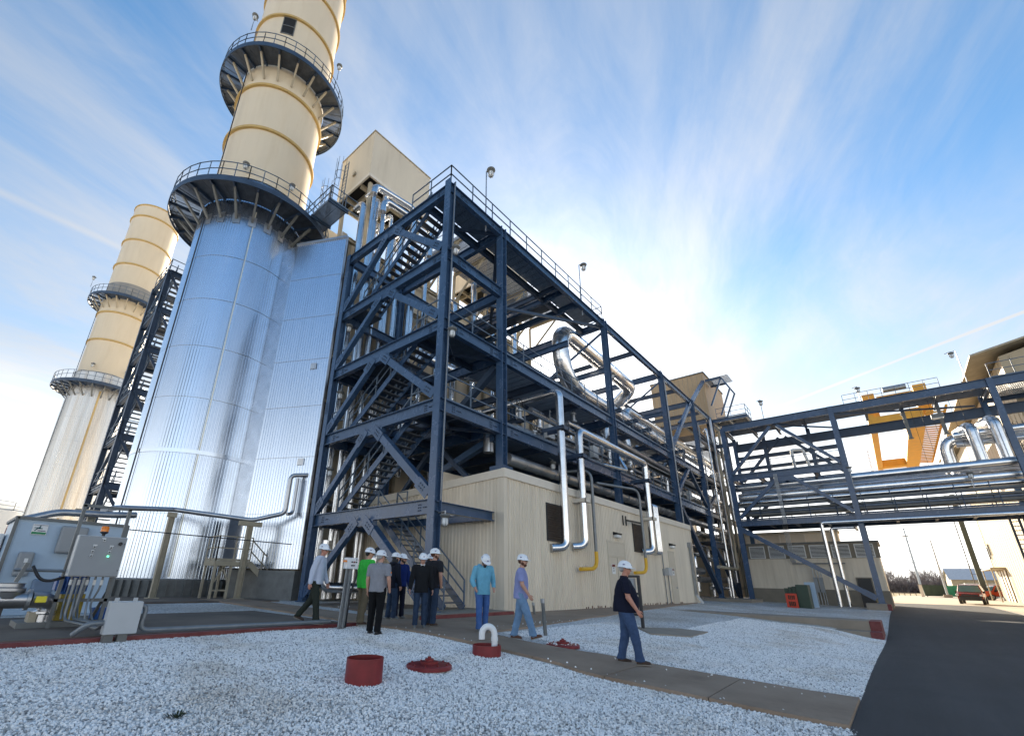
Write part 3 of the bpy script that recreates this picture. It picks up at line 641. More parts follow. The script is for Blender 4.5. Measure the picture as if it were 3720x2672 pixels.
# ladders with hoops beside the penthouse
def ladder(p, h, label, d=(0, -1), m=railm, grp='caged ladders'):
    t = thing('caged_ladder', p, label, 'ladder', grp); p = Vector(p); dv = Vector((*d, 0)); sv = Vector((-d[1], d[0], 0)); mb = MB()
    for s in (-.23, .23): mb.bar(p+sv*s, p+sv*s+Vector((0,0,h)), .05, .05)
    mb.o('stile', m, t); mb = MB()
    for i in range(int(h/.3)): z = .2+i*.3; mb.bar(p-sv*.23+Vector((0,0,z)), p+sv*.23+Vector((0,0,z)), .025, .025)
    mb.o('rungs', m, t); mb = MB()
    for i in range(max(2, int((h-2.2)/.75))):
        z = 2.2+i*.75
        mb.tube([p+Vector((0,0,z))+sv*(.36*math.cos(a))+dv*(.36*math.sin(a)+.35) for a in [R(-20+220*j/10) for j in range(11)]], .02, 4)
    for j in range(0, 11, 2):
        a = R(-20+220*j/10); q = p+sv*(.36*math.cos(a))+dv*(.36*math.sin(a)+.35); mb.bar(q+Vector((0,0,2.2)), q+Vector((0,0,h)), .03, .015)
    mb.o('cage', m, t); return t
ladder((11.4, 22.5, 24.4), 4.2, 'caged ladder left of the big beige penthouse', (-1, 0))
ladder((11.6, 24.6, 23.1), 5.2, 'caged ladder between the stack platform and the penthouse', (-1, 0))
# grated link platform between stack and boiler roof
lk = thing('link_platform', (9.5, 22, 22.6), 'dark grated link platform between the stack and the boiler roof', 'platform')
gratingmb(9.9, 11.2, 21.0, 25.0, 23.3, 'x', .12).o('grating', grate, lk)
for y in (21.0, 23.0, 24.9): MB().ib((9.8, y, 23.15), (11.2, y, 23.15), .2, .12).o('beam', navyd, lk)
rail([(9.9, 25, 23.3), (9.9, 21, 23.3), (12, 21, 23.3)], 1.1, 1).o('guard_rail', railm, lk)


# ------------------------------------------------------------------ stair tower
FL = (4.3, 8.12, 11.62, 15.07, 18.8)
XA, XB, YA, YB = 11.0, 14.8, 11.58, 19.5
tw = thing('stair_tower', (XA, YA, .6), 'navy steel stair tower with open treads in front of the ribbed building', 'stairs')
def colm(x, y, z0, z1, par, m=navy, s=.33, splice=True):
    o = MB().ib((x, y, z0), (x, y, z1), s, s*.98, .03, (1, 0, 0)).o('column', m, par)
    MB().box((x-s*.75, y-s*.75, z0), (x+s*.75, y+s*.75, z0+.04)).o('base_plate', m, o)
    return o
def spl(par, x, y, z, side):
    mb = MB(); n_ = (-1, 0, 0) if side == 'x' else (0, -1, 0); ux = (0, 1, 0) if side == 'x' else (1, 0, 0)
    o_ = .17
    p = (x-o_, y, z) if side == 'x' else (x, y-o_, z)
    bolts(mb, p, ux, (0, 0, 1), 2, 6, .1, .018, n_); tag(mb.o('splice_bolts', navyd, par), kind='stuff')
c1 = colm(XA, YA, .62, 18.95, tw, s=.36); c0 = colm(XA, YB, .62, 18.85, tw); c2 = colm(XB, YA, 6.15, 18.85, tw, s=.36); c3 = colm(XB, YB, .6, 18.85, tw)
spl(c1, XA, YA, 9.6, 'x'); spl(c1, XA, YA, 16.2, 'x'); spl(c1, XA, YA, 5.5, 'y'); spl(c1, XA, YA, 9.6, 'y'); spl(c2, XB, YA, 9.4, 'y'); spl(c0, XA, YB, 9.5, 'x')
MB().box((14.45, 11.25, 5.95), (15.15, 11.95, 6.16)).o('roof_pedestal_cap', navy, c2)
def beam(a, b, par, d=.52, wd=.24, m=navy, name='beam', bl=None):
    o = MB().ib(a, b, d, wd, .028).o(name, m, par)
    if bl:                                    # bolt groups near both ends, on the visible side
        a, b = Vector(a), Vector(b); u = (b-a).normalized(); mb = MB()
        for p in (a+u*.75, b-u*.75):
            bolts(mb, p+Vector(bl)*.02, u, (0, 0, 1), 2, 3, .1, .02, bl); bolts(mb, p+u*.3+Vector(bl)*.02, u, (0,0,1), 3, 1, .09, .02, bl)
        tag(mb.o('bolts', navyd, o), kind='stuff')
    return o
def brace(a, b, par, r=.13, m=navy, square=True, gus=None):
    o = MB().bar(a, b, r*2, r*2).o('brace', m, par) if square else MB().tube([a, b], r, 10).o('brace', m, par, 40)
    if gus:
        a, b = Vector(a), Vector(b); u = (b-a).normalized(); gn = Vector(gus)
        for p, s in ((a, 1), (b, -1)): MB().obox(p+u*s*.25+gn*(r+.012), (.02, .42, .8), Matrix((gn, gn.cross(u), u)).transposed()).o('gusset', m, o)
        mb = MB()
        for p, s in ((a, 1), (b, -1)): bolts(mb, p+u*s*.3+gn*(r+.02), u, u.cross(gn), 3, 2, .13, .025, gn)
        tag(mb.o('gusset_bolts', navyd, o), kind='stuff')
    return o
for i, z in enumerate(FL):
    zc = z-.27
    beam((XA, YB, zc), (XA, YA, zc), tw, bl=(-1, 0, 0)); 
    if i: 
        beam((XA, YA, zc), (XB, YA, zc), tw, bl=(0, -1, 0)); beam((XB, YA, zc), (XB, YB, zc), tw)
    else:
        beam((XA, YA, zc), (14.18, YA, zc), tw, .36); beam((14.06, 11.7, zc), (14.06, 17.8, zc), tw, .30, .16)
    beam((XA, YB, zc), (XB, YB, zc), tw)
    # chevron: apex under this beam, feet on the floor below
    zb = FL[i-1]+.2 if i else 1.0
    ap = zc-.3
    brace((XA, 15.35, ap), (XA, YA+.32, zb+.05 if i else 1.0), tw, .15, gus=(-1, 0, 0)); brace((XA, 16.1, ap), (XA, YB-.2, zb), tw, .12, gus=(-1, 0, 0))
    MB().box((XA-.11, 14.9, ap-.16), (XA+.11, 16.5, zc-.262)).o('apex_plate', navy, tw)
    if i == 1:
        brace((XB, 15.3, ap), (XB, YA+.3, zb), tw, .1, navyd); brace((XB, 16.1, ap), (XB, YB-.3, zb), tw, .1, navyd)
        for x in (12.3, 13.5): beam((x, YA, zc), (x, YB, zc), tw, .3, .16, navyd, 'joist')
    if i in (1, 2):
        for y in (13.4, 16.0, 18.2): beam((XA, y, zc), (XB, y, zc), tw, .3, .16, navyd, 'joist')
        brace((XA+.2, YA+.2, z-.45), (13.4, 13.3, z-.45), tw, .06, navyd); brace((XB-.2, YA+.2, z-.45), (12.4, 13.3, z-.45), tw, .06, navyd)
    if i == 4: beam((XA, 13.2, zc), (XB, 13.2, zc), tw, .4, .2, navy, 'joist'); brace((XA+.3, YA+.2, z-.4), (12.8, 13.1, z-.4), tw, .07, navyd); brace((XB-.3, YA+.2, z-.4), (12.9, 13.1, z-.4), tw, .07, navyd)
    if i == 0: fl = gratingmb(XA+.15, 14.0, 15.6, 17.8, z+.045, 'x', .085); gratingmb(XA+.15, 13.2, 17.8, YB-.1, z+.045, 'x', .085, fl)
    elif i == 1: fl = gratingmb(XA+.15, XB-.1, YA+.15, 13.5, z+.045, 'x', .085); gratingmb(13.0, XB-.1, 13.5, YB-.1, z+.045, 'y', .085, fl); gratingmb(XA+.15, 13.0, 18.3, YB-.1, z+.045, 'x', .085, fl)
    elif i == 2: fl = gratingmb(XA+.15, XB-.1, YA+.15, 13.5, z+.045, 'x', .085); gratingmb(XA+.15, XB-.1, 16.0, YB-.1, z+.045, 'x', .085, fl)
    elif i == 3: fl = gratingmb(XA+.15, 12.7, 18.3, YB-.1, z+.045, 'x', .085)
    else: fl = gratingmb(XA+.15, XB-.1, YA+.15, 13.1, z+.045, 'x', .085)
    f_ = fl.o('floor_grating', grate, tw)
    if i in (1, 2, 4): rail([(XA+.12, 13.4, z+.05), (XA+.12, YA+.1, z+.05), (XB-.2, YA+.1, z+.05)] if i < 4 else [(XA, 14.3, z+.05), (XA, YA, z+.05), (26.2, YA, z+.05), (26.2, YA+1.4, z+.05)], 1.1, 1.5).o('guard_rail', railm, tw)
    if i in (1, 2): rail([(12.95, 16.1 if i == 2 else 14, z+.05), (12.95, 18.0, z+.05)], 1.1, 1.4).o('guard_rail', railm, tw); rail([(XA+.1, 18.2, z+.05), (XA+.1, YB-.1, z+.05)], 1.1, 1.2).o('guard_rail', railm, tw)
def flight(y0, z0, y1, z1, x0, x1, par, n, m=navy, mr=railm):
    F = MB(); sl = (z1-z0)/(y1-y0)
    for x in (x0, x1): F.bar((x, y0, z0+.02), (x, y1, z1-.02), .05, .28)
    F = F.o('stair_flight', m, par)
    t = MB().box((x0+.03, -.135, -.025), (x1-.03, .135, .02))
    me = bpy.data.meshes.new('tread'); off = OFF[par.name]
    me.from_pydata([(a-off.x, b, c) for a, b, c in t.v], [], t.f); me.materials.append(grate)
    for i in range(n):
        u = (i+.6)/n; o = bpy.data.objects.new('tread', me); COL.objects.link(o); o.parent = F; o.location = (0, y0+(y1-y0)*u-off.y, z0+(z1-z0)*u-off.z+.08)
    for x in (x0-.03, x1+.03):
        mb = MB()
        for h in (.55, 1.0): mb.bar((x, y0, z0+h), (x, y1, z1+h), .045, .045)
        for i in range(6): u = i/5; p = Vector((x, y0+(y1-y0)*u, z0+(z1-z0)*u)); mb.bar(p, p+Vector((0,0,1.0)), .045, .045)
        mb.o('handrail', mr, F)
    return F
for z0, z1 in ((FL[0], FL[1]), (FL[1], FL[2]), (FL[3], FL[4])): flight(18.35, z0+.05, 13.35, z1+.02, 11.45, 12.55, tw, 17)
flight(12.15, .64, 16.45, 4.3, 12.25, 13.25, tw, 16)
rail([(13.3, 16.5, 4.35), (13.3, 12.6+3.2, 4.35)], 1.0, 1).o('guard_rail', railm, tw)
# thin hanging conduit on the corner column and lamps
pipe([(XA-.02, YA-.32, 4.2), (XA-.02, YA-.32, 18.6)], .025, 'thin conduit hanging down the corner column', conduit, bands=False, name='conduit', n=6)
for p, lab in [((XA+.1, YA-.45, 3.7), 'jar lamp under the lowest beam on the corner column'), ((XA+.1, YA-.42, 11.0), 'jar lamp on the corner column below the middle landing'), ((XA+.1, YA-.42, 15.0), 'jar lamp on the corner column below the upper landing'),
               ((XA+.35, YB-.2, 6.5), 'jar lamp at the far tower column above the lowest beam'), ((XA+.35, YB-.2, 10.5), 'jar lamp at the far tower column, middle height'), ((XA+.35, YB-.2, 14.4), 'jar lamp at the far tower column near the top')]:
    lamp(p, lab, arm=(0, .3, .1), s=1.1)
for x, lab in ((13.6, 'left of two'), (23.4, 'right of two')):
    lamp((x, YA-.25, 21.7), 'floodlight jar on a tall pole, %s on the top rail' % lab, pole=(.02, .25, -2.8), s=1.35)

# ------------------------------------------------------------------ pipe rack
rk = thing('pipe_rack', (XB, YA, .5), 'long navy steel pipe rack above the ribbed building', 'steel frame')
CX = (26.3, 36.9, 45.2)
for x in CX:
    colm(x, YA, (6.0 if x < 40 else .72), 18.9, rk, s=.36); colm(x, YB, .6, 18.8, rk)
colm(51.7, YB, .6, 18.8, rk)
allx = (XB,)+CX+(51.7,)
for z in (8.12, 11.62, 18.8):
    zc = z-.27
    for a, b in zip(allx, allx[1:]):
        if b > 50 and z < 18: continue
        beam((a, YA, zc), (b, YA, zc), rk, bl=(0, -1, 0)); beam((a, YB, zc), (b, YB, zc), rk)
    for x in allx[1:]: beam((x, YA, zc), (x, YB, zc), rk, .5, .24)
    for a, b in zip(allx, allx[1:]):
        for t in ((.33, .66) if z < 12 else (.5,)): beam((a+(b-a)*t, YA, zc), (a+(b-a)*t, YB, zc), rk, .36, .18, navyd, 'joist')
for x in (21.2, 22.9): beam((x, YA, 18.5), (x, YB, 18.5), rk, .42, .2)
for z in (15.07,):
    for x in (21.5, 26.3, 36.9): beam((x, YA+.2, z), (x, YB, z), rk, .36, .2)
    beam((XB, YB-2.6, z), (36.9, YB-2.6, z), rk, .36, .2)
gratingmb(XB+.2, 25.9, YA+.15, YA+1.5, 18.85, 'x', .085).o('walkway_grating', grate, rk)
beam((XB, YA+1.6, 18.55), (26.3, YA+1.6, 18.55), rk, .4, .2, navyd)
gratingmb(21.3, 22.8, YA+1.6, YB, 18.85, 'y', .085).o('walkway_grating', grate, rk)
rail([(21.3, YA+1.6, 18.9), (21.3, YB, 18.9)], 1.1, 1.6).o('guard_rail', railm, rk); rail([(22.8, YA+1.6, 18.9), (22.8, YB, 18.9)], 1.1, 1.6).o('guard_rail', railm, rk)
for x0, x1, y0, y1, z in ((XB+.1, 44.9, YA+.2, YB-.1, 8.17), (XB+.1, 26, YA+.2, 14.6, 11.67), (27, 36.6, 16.2, YB-.1, 11.67), (15, 36.6, 17.2, YB-.1, 15.3)):
    gratingmb(x0, x1, y0, y1, z, 'x', .12).o('floor_grating', grate, rk)
for z, xs_ in ((8.12, (XB+.2, 45)), (11.62, (XB+.2, 26))): rail([(xs_[0], YA, z+.05), (xs_[1], YA, z+.05)], 1.1, 1.55).o('guard_rail', railm, rk)
rail([(15, 17.2, 15.35), (36.6, 17.2, 15.35)], 1.1, 1.6).o('guard_rail', railm, rk)
rail([(27, 16.2, 11.7), (36.6, 16.2, 11.7)], 1.1, 1.6).o('guard_rail', railm, rk)
brace((37.1, YA, 11.9), (44.4, YA, 18.2), rk, .14, gus=(0, -1, 0))
brace((37.2, YA, 8.4), (41, YA, 11.1), rk, .12); brace((45, YA, 8.4), (41.2, YA, 11.1), rk, .12, navyd)
brace((37.6, YA, 7.4), (44.9, YA, 1.2), rk, .17, navyd); brace((44.9, YB-.3, 7.4), (37.6, YB-.3, 1.2), rk, .15, navyd)
brace((XB+.2, 12, 18.35), (21, 17.4, 18.35), rk, .1, navyd); brace((26.1, 11.8, 18.35), (XB+.3, 13.5, 15.3), rk, .08, navyd)
brace((26.2, YA+.1, 17.9), (21.5, 15.5, 11.9), rk, .08, navyd); brace((36.8, YA+.1, 17.9), (31.5, 15.5, 12.2), rk, .07, navyd)
brace((XB+.1, YA+.4, 11), (XB+.1, 15.5, 8.5), rk, .15, navyd); brace((XB+.1, 15.8, 6.3), (XB+.1, YA+.4, 7.6), rk, .15)
brace((45.1, YA+.1, 18), (40.5, YA+.1, 15.2), rk, .07, navyd)
for z in (15.4, 17.2): beam((37, YB-4, z), (45.2, YB-4, z), rk, .3, .18, navyd)
for x in (29, 31.8, 34.4, 39.5, 42.3):
    beam((x, YA+.4, 13.1), (x, YB-2, 13.1), rk, .3, .16, navyd, 'pipe_support'); colm(x, 15.2, 11.6, 13.1, rk, navyd, .2)
# dense services on the rack floor: cable trays and small bore pipe sets
for i, (y, z, x0, x1) in enumerate([(12.1, 9.9, 27, 45), (12.9, 9.5, 20, 45), (14.0, 9.2, 16, 45), (15.1, 9.9, 16, 45), (13.4, 12.6, 27, 45), (16.2, 13.4, 16, 45)]):
    t = thing('cable_tray', (x0, y, z), ['front', 'second', 'third', 'fourth', 'upper', 'rear'][i]+' cable tray running along the pipe rack', 'cable tray', 'cable trays in the rack')
    mb = MB()
    for s in (-.22, .22): mb.bar((x0, y+s, z), (x1, y+s, z), .03, .12)
    for x in frange(x0, x1, .4): mb.bar((x, y-.22, z-.03), (x, y+.22, z-.03), .03, .02)
    mb.o('tray', galv if i%2 else greyst, t)
    mb = MB()
    for s in (-.12, -.04, .04, .12): mb.tube([(x0, y+s, z), (x1, y+s, z)], .03, 5)
    mb.o('cables', blackp, t)
pr = [
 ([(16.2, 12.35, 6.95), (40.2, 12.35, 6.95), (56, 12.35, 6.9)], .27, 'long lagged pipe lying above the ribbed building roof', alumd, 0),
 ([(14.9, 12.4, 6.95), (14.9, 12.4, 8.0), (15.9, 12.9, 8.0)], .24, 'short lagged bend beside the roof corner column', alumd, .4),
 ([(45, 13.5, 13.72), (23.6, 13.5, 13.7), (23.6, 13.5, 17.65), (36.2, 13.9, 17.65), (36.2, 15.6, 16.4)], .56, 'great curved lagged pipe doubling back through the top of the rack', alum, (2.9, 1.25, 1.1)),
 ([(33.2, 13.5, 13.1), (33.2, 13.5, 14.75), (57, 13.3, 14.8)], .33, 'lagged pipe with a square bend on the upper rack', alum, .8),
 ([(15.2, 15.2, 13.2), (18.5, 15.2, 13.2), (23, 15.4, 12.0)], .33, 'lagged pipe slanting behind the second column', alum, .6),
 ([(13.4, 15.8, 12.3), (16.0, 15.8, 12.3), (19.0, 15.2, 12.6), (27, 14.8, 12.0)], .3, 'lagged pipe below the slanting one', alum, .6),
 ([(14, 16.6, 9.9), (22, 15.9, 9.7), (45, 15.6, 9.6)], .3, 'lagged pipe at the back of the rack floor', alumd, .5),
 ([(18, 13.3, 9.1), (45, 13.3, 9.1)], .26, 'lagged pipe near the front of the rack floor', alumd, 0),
 ([(27.2, 12.2, 10.6), (45, 12.4, 10.4)], .22, 'mid height lagged pipe right of the third column', alumd, 0),
 ([(27, 13.0, 9.2), (29.5, 13.0, 9.2), (29.5, 13.0, 12.0), (28.4, 13.0, 12.0), (28.4, 13.0, 11)], .2, 'lagged pipe with an upright hairpin by the third column', alum, .45),
 ([(31.9, 13.0, 9.3), (31.9, 13.0, 12.0), (31.0, 14.5, 12.0)], .24, 'short upright lagged pipe right of the third column', alum, .5),
 ([(22.0, 12.4, 10.3), (27.1, 12.3, 10.3), (27.1, 12.3, 8.9)], .14, 'slim lagged pipe with a down bend on the rack edge', alum, .3),
 ([(20.3, 13.8, 10.9), (28.5, 13.8, 10.7), (28.5, 13.8, 9.5)], .2, 'lagged pipe behind the slim one', alum, .4),
 ([(38.2, 12.6, 8.8), (38.2, 12.6, 11.2), (44, 12.6, 11.2)], .16, 'slim lagged pipe bending upright near the fourth column', alum, .4),
 ([(40.5, 13, 9.4), (52.5, 13, 9.4)], .25, 'lagged pipe at the right end of the rack', alumd, 0),
 ([(37.5, 14.5, 12.4), (52, 14.5, 12.4)], .3, 'lagged pipe on the upper level at the right end', alumd, 0),
 ([(45.8, 13.5, 1.2), (45.8, 13.5, 4.3), (49.5, 13.5, 4.3)], .2, 'lagged pipe elbow low between the rack columns', alum, .5),
 ([(47, 12.6, .8), (47, 12.6, 5.0), (43, 13.6, 5.0)], .15, 'slim lagged pipe behind the rack foot', alum, .4),
 ([(49.0, 10.8, 14), (49.0, 10.8, 3.15), (43.0, 10.9, 3.15)], .13, 'tan painted pipe dropping at the bridge corner', beiged, .4),
 ([(41.4, 13.2, 2.9), (46.5, 13.2, 2.9)], .3, 'lagged header low behind the diagonal brace', alumd, 0),
 ([(41.3, 13.8, 1.3), (45.6, 13.8, 1.3), (45.6, 14.8, 1.3)], .28, 'lagged bend at ground level beyond the ribbed building', alumd, .6),
 ([(40, 15.5, 5.6), (50, 15.5, 5.6)], .2, 'lagged pipe under the rack floor at the right', alum, 0),
 ([(44, 14.4, 3.9), (44, 14.4, 6.4), (50, 14.4, 6.4)], .16, 'slim lagged riser under the rack at the right', alum, .4),
 ([(17.0, 14.8, 10.1), (17.0, 14.8, 9.0), (20.8, 13.1, 9.0)], .16, 'thin lagged pipe by the rack valve', alum, .4),
]
for pts, r, lab, m, bd in pr: pipe(pts, r, lab, m, bend=bd, n=20 if r > .3 else 12, sp=.9 if r > .3 else 1.3)
# denser services deeper in the rack
words = ['first', 'second', 'third', 'fourth', 'fifth', 'sixth', 'seventh', 'eighth', 'ninth', 'tenth', 'eleventh', 'twelfth']
for i, (y, z, r, x0, x1) in enumerate([(16.3, 12.7, .28, 24, 51), (17.1, 13.4, .2, 20, 51), (18.0, 12.5, .24, 27, 55), (18.6, 14.2, .3, 32, 58), (17.6, 15.9, .22, 37, 51), (16.4, 16.6, .16, 30, 51), (18.9, 16.7, .26, 33, 51), (15.4, 10.7, .2, 27, 52), (17.4, 10.4, .26, 27, 55), (14.6, 9.0, .18, 30, 52)]):
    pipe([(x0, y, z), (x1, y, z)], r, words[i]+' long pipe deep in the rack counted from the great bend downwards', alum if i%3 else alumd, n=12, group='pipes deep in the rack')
for i, (x, y, z0, z1, r) in enumerate([(20.6, 18.7, 8.2, 17, .16), (24.4, 18.9, 8.2, 20, .2), (28.6, 18.6, 8.2, 16.5, .18), (30.6, 18.9, 8.2, 18, .14), (33.6, 18.7, 8.2, 17.4, .22), (35.2, 16.2, 8.2, 14.4, .16), (39, 18.8, 8.2, 18, .2), (41.2, 16, 8.2, 14, .16), (43.2, 18.6, 8.2, 17.6, .18), (30, 14.2, 8.2, 11.6, .14), (36, 14.6, 8.2, 12.6, .16), (43.8, 14.8, 8.2, 13.4, .18)]):
    pipe([(x, y, z0), (x, y, z1), (x+1.2, y, z1)], r, words[i]+' upright lagged pipe standing in the rack from left to right', alum, bend=.35, group='upright pipes in the rack')
for i, x in enumerate((19.8, 24.8, 28.2, 33.0, 39.8, 42.6)):
    t = thing('instrument_cabinet', (x, 12.2, 8.2), words[i]+' small grey instrument cabinet behind the rack rail from the left', 'cabinet', 'instrument cabinets on the rack floor')
    MB().box((x-.3, 12.1, 8.75), (x+.3, 12.4, 9.5)).o('enclosure', greyl, t, bev=.02); MB().bar((x, 12.3, 8.2), (x, 12.3, 8.8), .08, .08).o('stand', greyst, t); MB().tube([(x+.1, 12.25, 9.5), (x+.1, 12.25, 10.4), (x+.8, 12.6, 10.6)], .03, 6).o('conduit', conduit, t)
gratingmb(37.2, 51.5, 16.2, YB-.1, 15.3, 'x', .12).o('floor_grating', grate, rk); rail([(37.2, 16.2, 15.35), (51.5, 16.2, 15.35)], 1.1, 1.6).o('guard_rail', railm, rk)
gratingmb(37.2, 45, YA+.2, 13.2, 11.67, 'x', .12).o('floor_grating', grate, rk); rail([(26.6, YA, 11.67), (45, YA, 11.67)], 1.1, 1.55).o('guard_rail', railm, rk)
ve = thing('tank', (47, 16, .6), 'small horizontal tan tank low behind the rack foot', 'tank')
MB().tube([(59, 16, 2.95), (59.3, 16, 2.95), (66, 16, 2.95), (66.3, 16, 2.95)], .7, 16, rs=[.35, .7, .7, .35]).o('shell', beiged, ve, 50)
for x in (60.3, 65): MB().box((x-.15, 15.6, .6), (x+.15, 16.4, 2.5)).o('saddle', greyst, ve)
def valve(p, label, s=1.):
    t = thing('valve', p, label, 'valve', 'valves on the rack floor'); p = Vector(p)
    MB().lathe([(0, 0), (.16*s, 0), (.16*s, .05), (.09*s, .08), (.09*s, .35*s), (.14*s, .37*s), (.14*s, .45*s), (0, .45*s)], p, 12).o('bonnet', galv, t, 40)
    MB().tube([p+Vector((0,0,.4*s)), p+Vector((0,0,.85*s))], .03, 6).o('stem', greyst, t)
    a = [p+Vector((.22*s*math.cos(q), 0, .75*s+.22*s*math.sin(q))) for q in [R(i*30) for i in range(13)]]
    mb = MB().tube(a, .022, 5); mb.bar(a[0], a[6], .02, .02); mb.bar(a[3], a[9], .02, .02); mb.o('handwheel', blackp, t)
for p, l in (((17.6, 12.6, 9.3), 'handwheel valve behind the rack rail near the second column'), ((22.6, 12.3, 10.5), 'valve on top of the slim lagged pipe'), ((30.5, 12.5, 9.6), 'valve right of the third column'), ((35, 12.4, 9.5), 'valve left of the fourth column'), ((19.2, 12.8, 8.6), 'valve low behind the rack rail'), ((40.5, 12.4, 9.4), 'valve between the fourth and fifth columns')): valve(p, l, 1.2)
for p, l in (((30.4, 13, 16.7), 'jar lamp hanging under the top frame right of the great bend'), ((17.5, 17.2, 21.0), 'jar lamp on the walkway rail behind the second column'), ((22, 17.4, 20.5), 'jar lamp on the cross walkway'), ((26.5, 17.4, 26), 'jar lamp at the farther penthouse walkway'), ((19.6, 12.0, 7.4), 'jar lamp under the rack floor')): lamp(p, l, arm=(0, .2, .25), s=1.1)
pipe([(36.9, 11.3, 6.0), (36.9, 11.3, 18)], .045, 'conduit strapped to the fourth rack column', galv, bands=False, n=6, name='conduit')
pipe([(45.3, 11.3, 6.2), (45.3, 11.3, 16.5)], .04, 'conduit strapped to the fifth rack column', galv, bands=False, n=6, name='conduit')
# the rack continues past the bridge corner towards the filter house
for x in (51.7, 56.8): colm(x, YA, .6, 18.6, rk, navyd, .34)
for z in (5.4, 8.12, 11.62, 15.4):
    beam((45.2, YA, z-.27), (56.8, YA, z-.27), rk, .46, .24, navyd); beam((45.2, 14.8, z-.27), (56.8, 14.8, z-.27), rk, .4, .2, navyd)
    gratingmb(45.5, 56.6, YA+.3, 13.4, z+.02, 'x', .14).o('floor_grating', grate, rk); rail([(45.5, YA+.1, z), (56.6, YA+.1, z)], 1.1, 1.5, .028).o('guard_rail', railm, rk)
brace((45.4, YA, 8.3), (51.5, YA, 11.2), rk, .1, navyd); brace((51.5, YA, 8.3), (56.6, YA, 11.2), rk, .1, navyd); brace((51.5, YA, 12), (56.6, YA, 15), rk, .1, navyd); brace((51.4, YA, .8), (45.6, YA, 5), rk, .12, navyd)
for i, (x, y, z0, z1, r) in enumerate([(47.6, 11.2, .7, 16.5, .1), (48.3, 12.4, .7, 14, .16), (50.2, 11.3, 2, 18.4, .13), (50.9, 12.2, .7, 12.4, .2), (53, 11.3, .7, 17.6, .14), (54.4, 12.4, .7, 14.6, .2), (55.6, 11.3, 3, 17, .12), (49.3, 13.4, .7, 9.8, .22)]):
    pipe([(x, y, z0), (x, y, z1), (x+.9, y+.5, z1)], r, words[i]+' upright pipe beyond the bridge corner from left to right', (alum, beiged, alumd)[i%3], bend=.3, group='upright pipes beyond the bridge corner')
for i, (y, z, r) in enumerate([(12.0, 9.2, .2), (12.6, 10.1, .26), (13.6, 12.6, .24), (12.3, 13.3, .18), (12.8, 6.2, .22), (12.2, 3.9, .18), (13.3, 2.2, .26), (12.4, 1.5, .14)]):
    pipe([(45.6, y, z), (57.5, y, z)], r, words[i]+' level pipe beyond the bridge corner', (alumd, alum)[i%2], group='level pipes beyond the bridge corner')
# ------------------------------------------------------------------ down pipes in front of the ribbed building
pipe([(18.15, 16.5, 10.5), (18.15, 10.6, 10.5), (18.15, 10.6, 3.08), (17.5, 10.98, 3.02)], .185, 'leftmost of the three bright down pipes in front of the ribbed wall', bend=.36, n=16)
pipe([(19.35, 11.0, 3.2), (19.88, 10.6, 3.25), (19.92, 10.6, 8.93), (28.4, 10.6, 8.93), (28.2, 10.6, 3.5), (27.4, 11.0, 3.42)], .185, 'bright lagged pipe rising, crossing and dropping along the ribbed wall', bend=.38, n=16)
pipe([(20.4, 12.6, 8.25), (27.0, 11.2, 8.25), (27.0, 11.9, 9.6)], .11, 'slim lagged pipe below the crossing pipe', bend=.25)
for pts, l in (([(20.3, 12.6, 7.05), (20.86, 10.55, 7.05), (20.82, 10.55, 2.95)], 'left'), ([(23.5, 11.6, 6.95), (26.82, 10.55, 6.95), (26.82, 10.55, 2.95)], 'right')):
    pipe(pts, .075, '%s dark conduit dropping down the ribbed wall to a yellow end' % l, conduit, bend=.55, bands=False, name='conduit', n=10)
    x = pts[-1][0]; pipe([(x, 10.55, 3.06), (x, 10.55, 2.28), (x-1.35, 10.7, 2.22)], .088, '%s yellow hose elbow at the foot of a dark conduit' % l, yel, bend=.5, bands=False, name='yellow_elbow', n=12)
for i in range(4):
    x = 29.12+i*.2; pipe([(x, 11.6, 6.4), (x, 10.62, 6.4), (x, 10.62, 3.45), (x, 11.0, 3.4)], .06, ['first', 'second', 'third', 'fourth'][i]+' of four thin bright tubes side by side on the ribbed wall', bend=.15, bands=False, name='tube', n=8, group='four tubes on the ribbed wall')
for x0, z, m, y0 in ((17.1, 8.55, navyd, 11.5), (19.0, 7.55, navyd, 11.5), (27.3, 7.75, navyd, 11.5), (19.0, 5.35, fasc, 11.05), (27.4, 5.4, fasc, 11.05)):
    x = {17.1: 18.15, 19.0: 19.9, 27.3: 28.3, 27.4: 28.25}[x0]; mb = MB()
    for s in (-.25, .25): mb.bar((x+s, y0, z), (x+s, 10.3, z), .06, .18)
    mb.bar((x-.28, 10.33, z), (x+.28, 10.33, z), .06, .18)
    one('pipe_bracket', mb, m, '%s pipe bracket %s' % ('cream' if m is fasc else 'dark', {(17.1, 8.55): 'holding the leftmost down pipe', (19.0, 7.55): 'holding the middle down pipe high up', (27.3, 7.75): 'holding the right down pipe high up', (19.0, 5.35): 'holding the middle down pipe at the eaves', (27.4, 5.4): 'holding the right down pipe at the eaves'}[(x0, z)]), 'bracket', 'pipe brackets')
mb = MB().bar((25.2, 10.75, 5.0), (27.0, 10.6, 5.0), .04, .1)
for x in (25.2, 25.6): mb.bar((x, 10.98, 4.75), (x, 10.98, 5.3), .06, .03)
one('wall_bracket', mb, blackp, 'small black strut bracket right of the cream door', 'bracket')
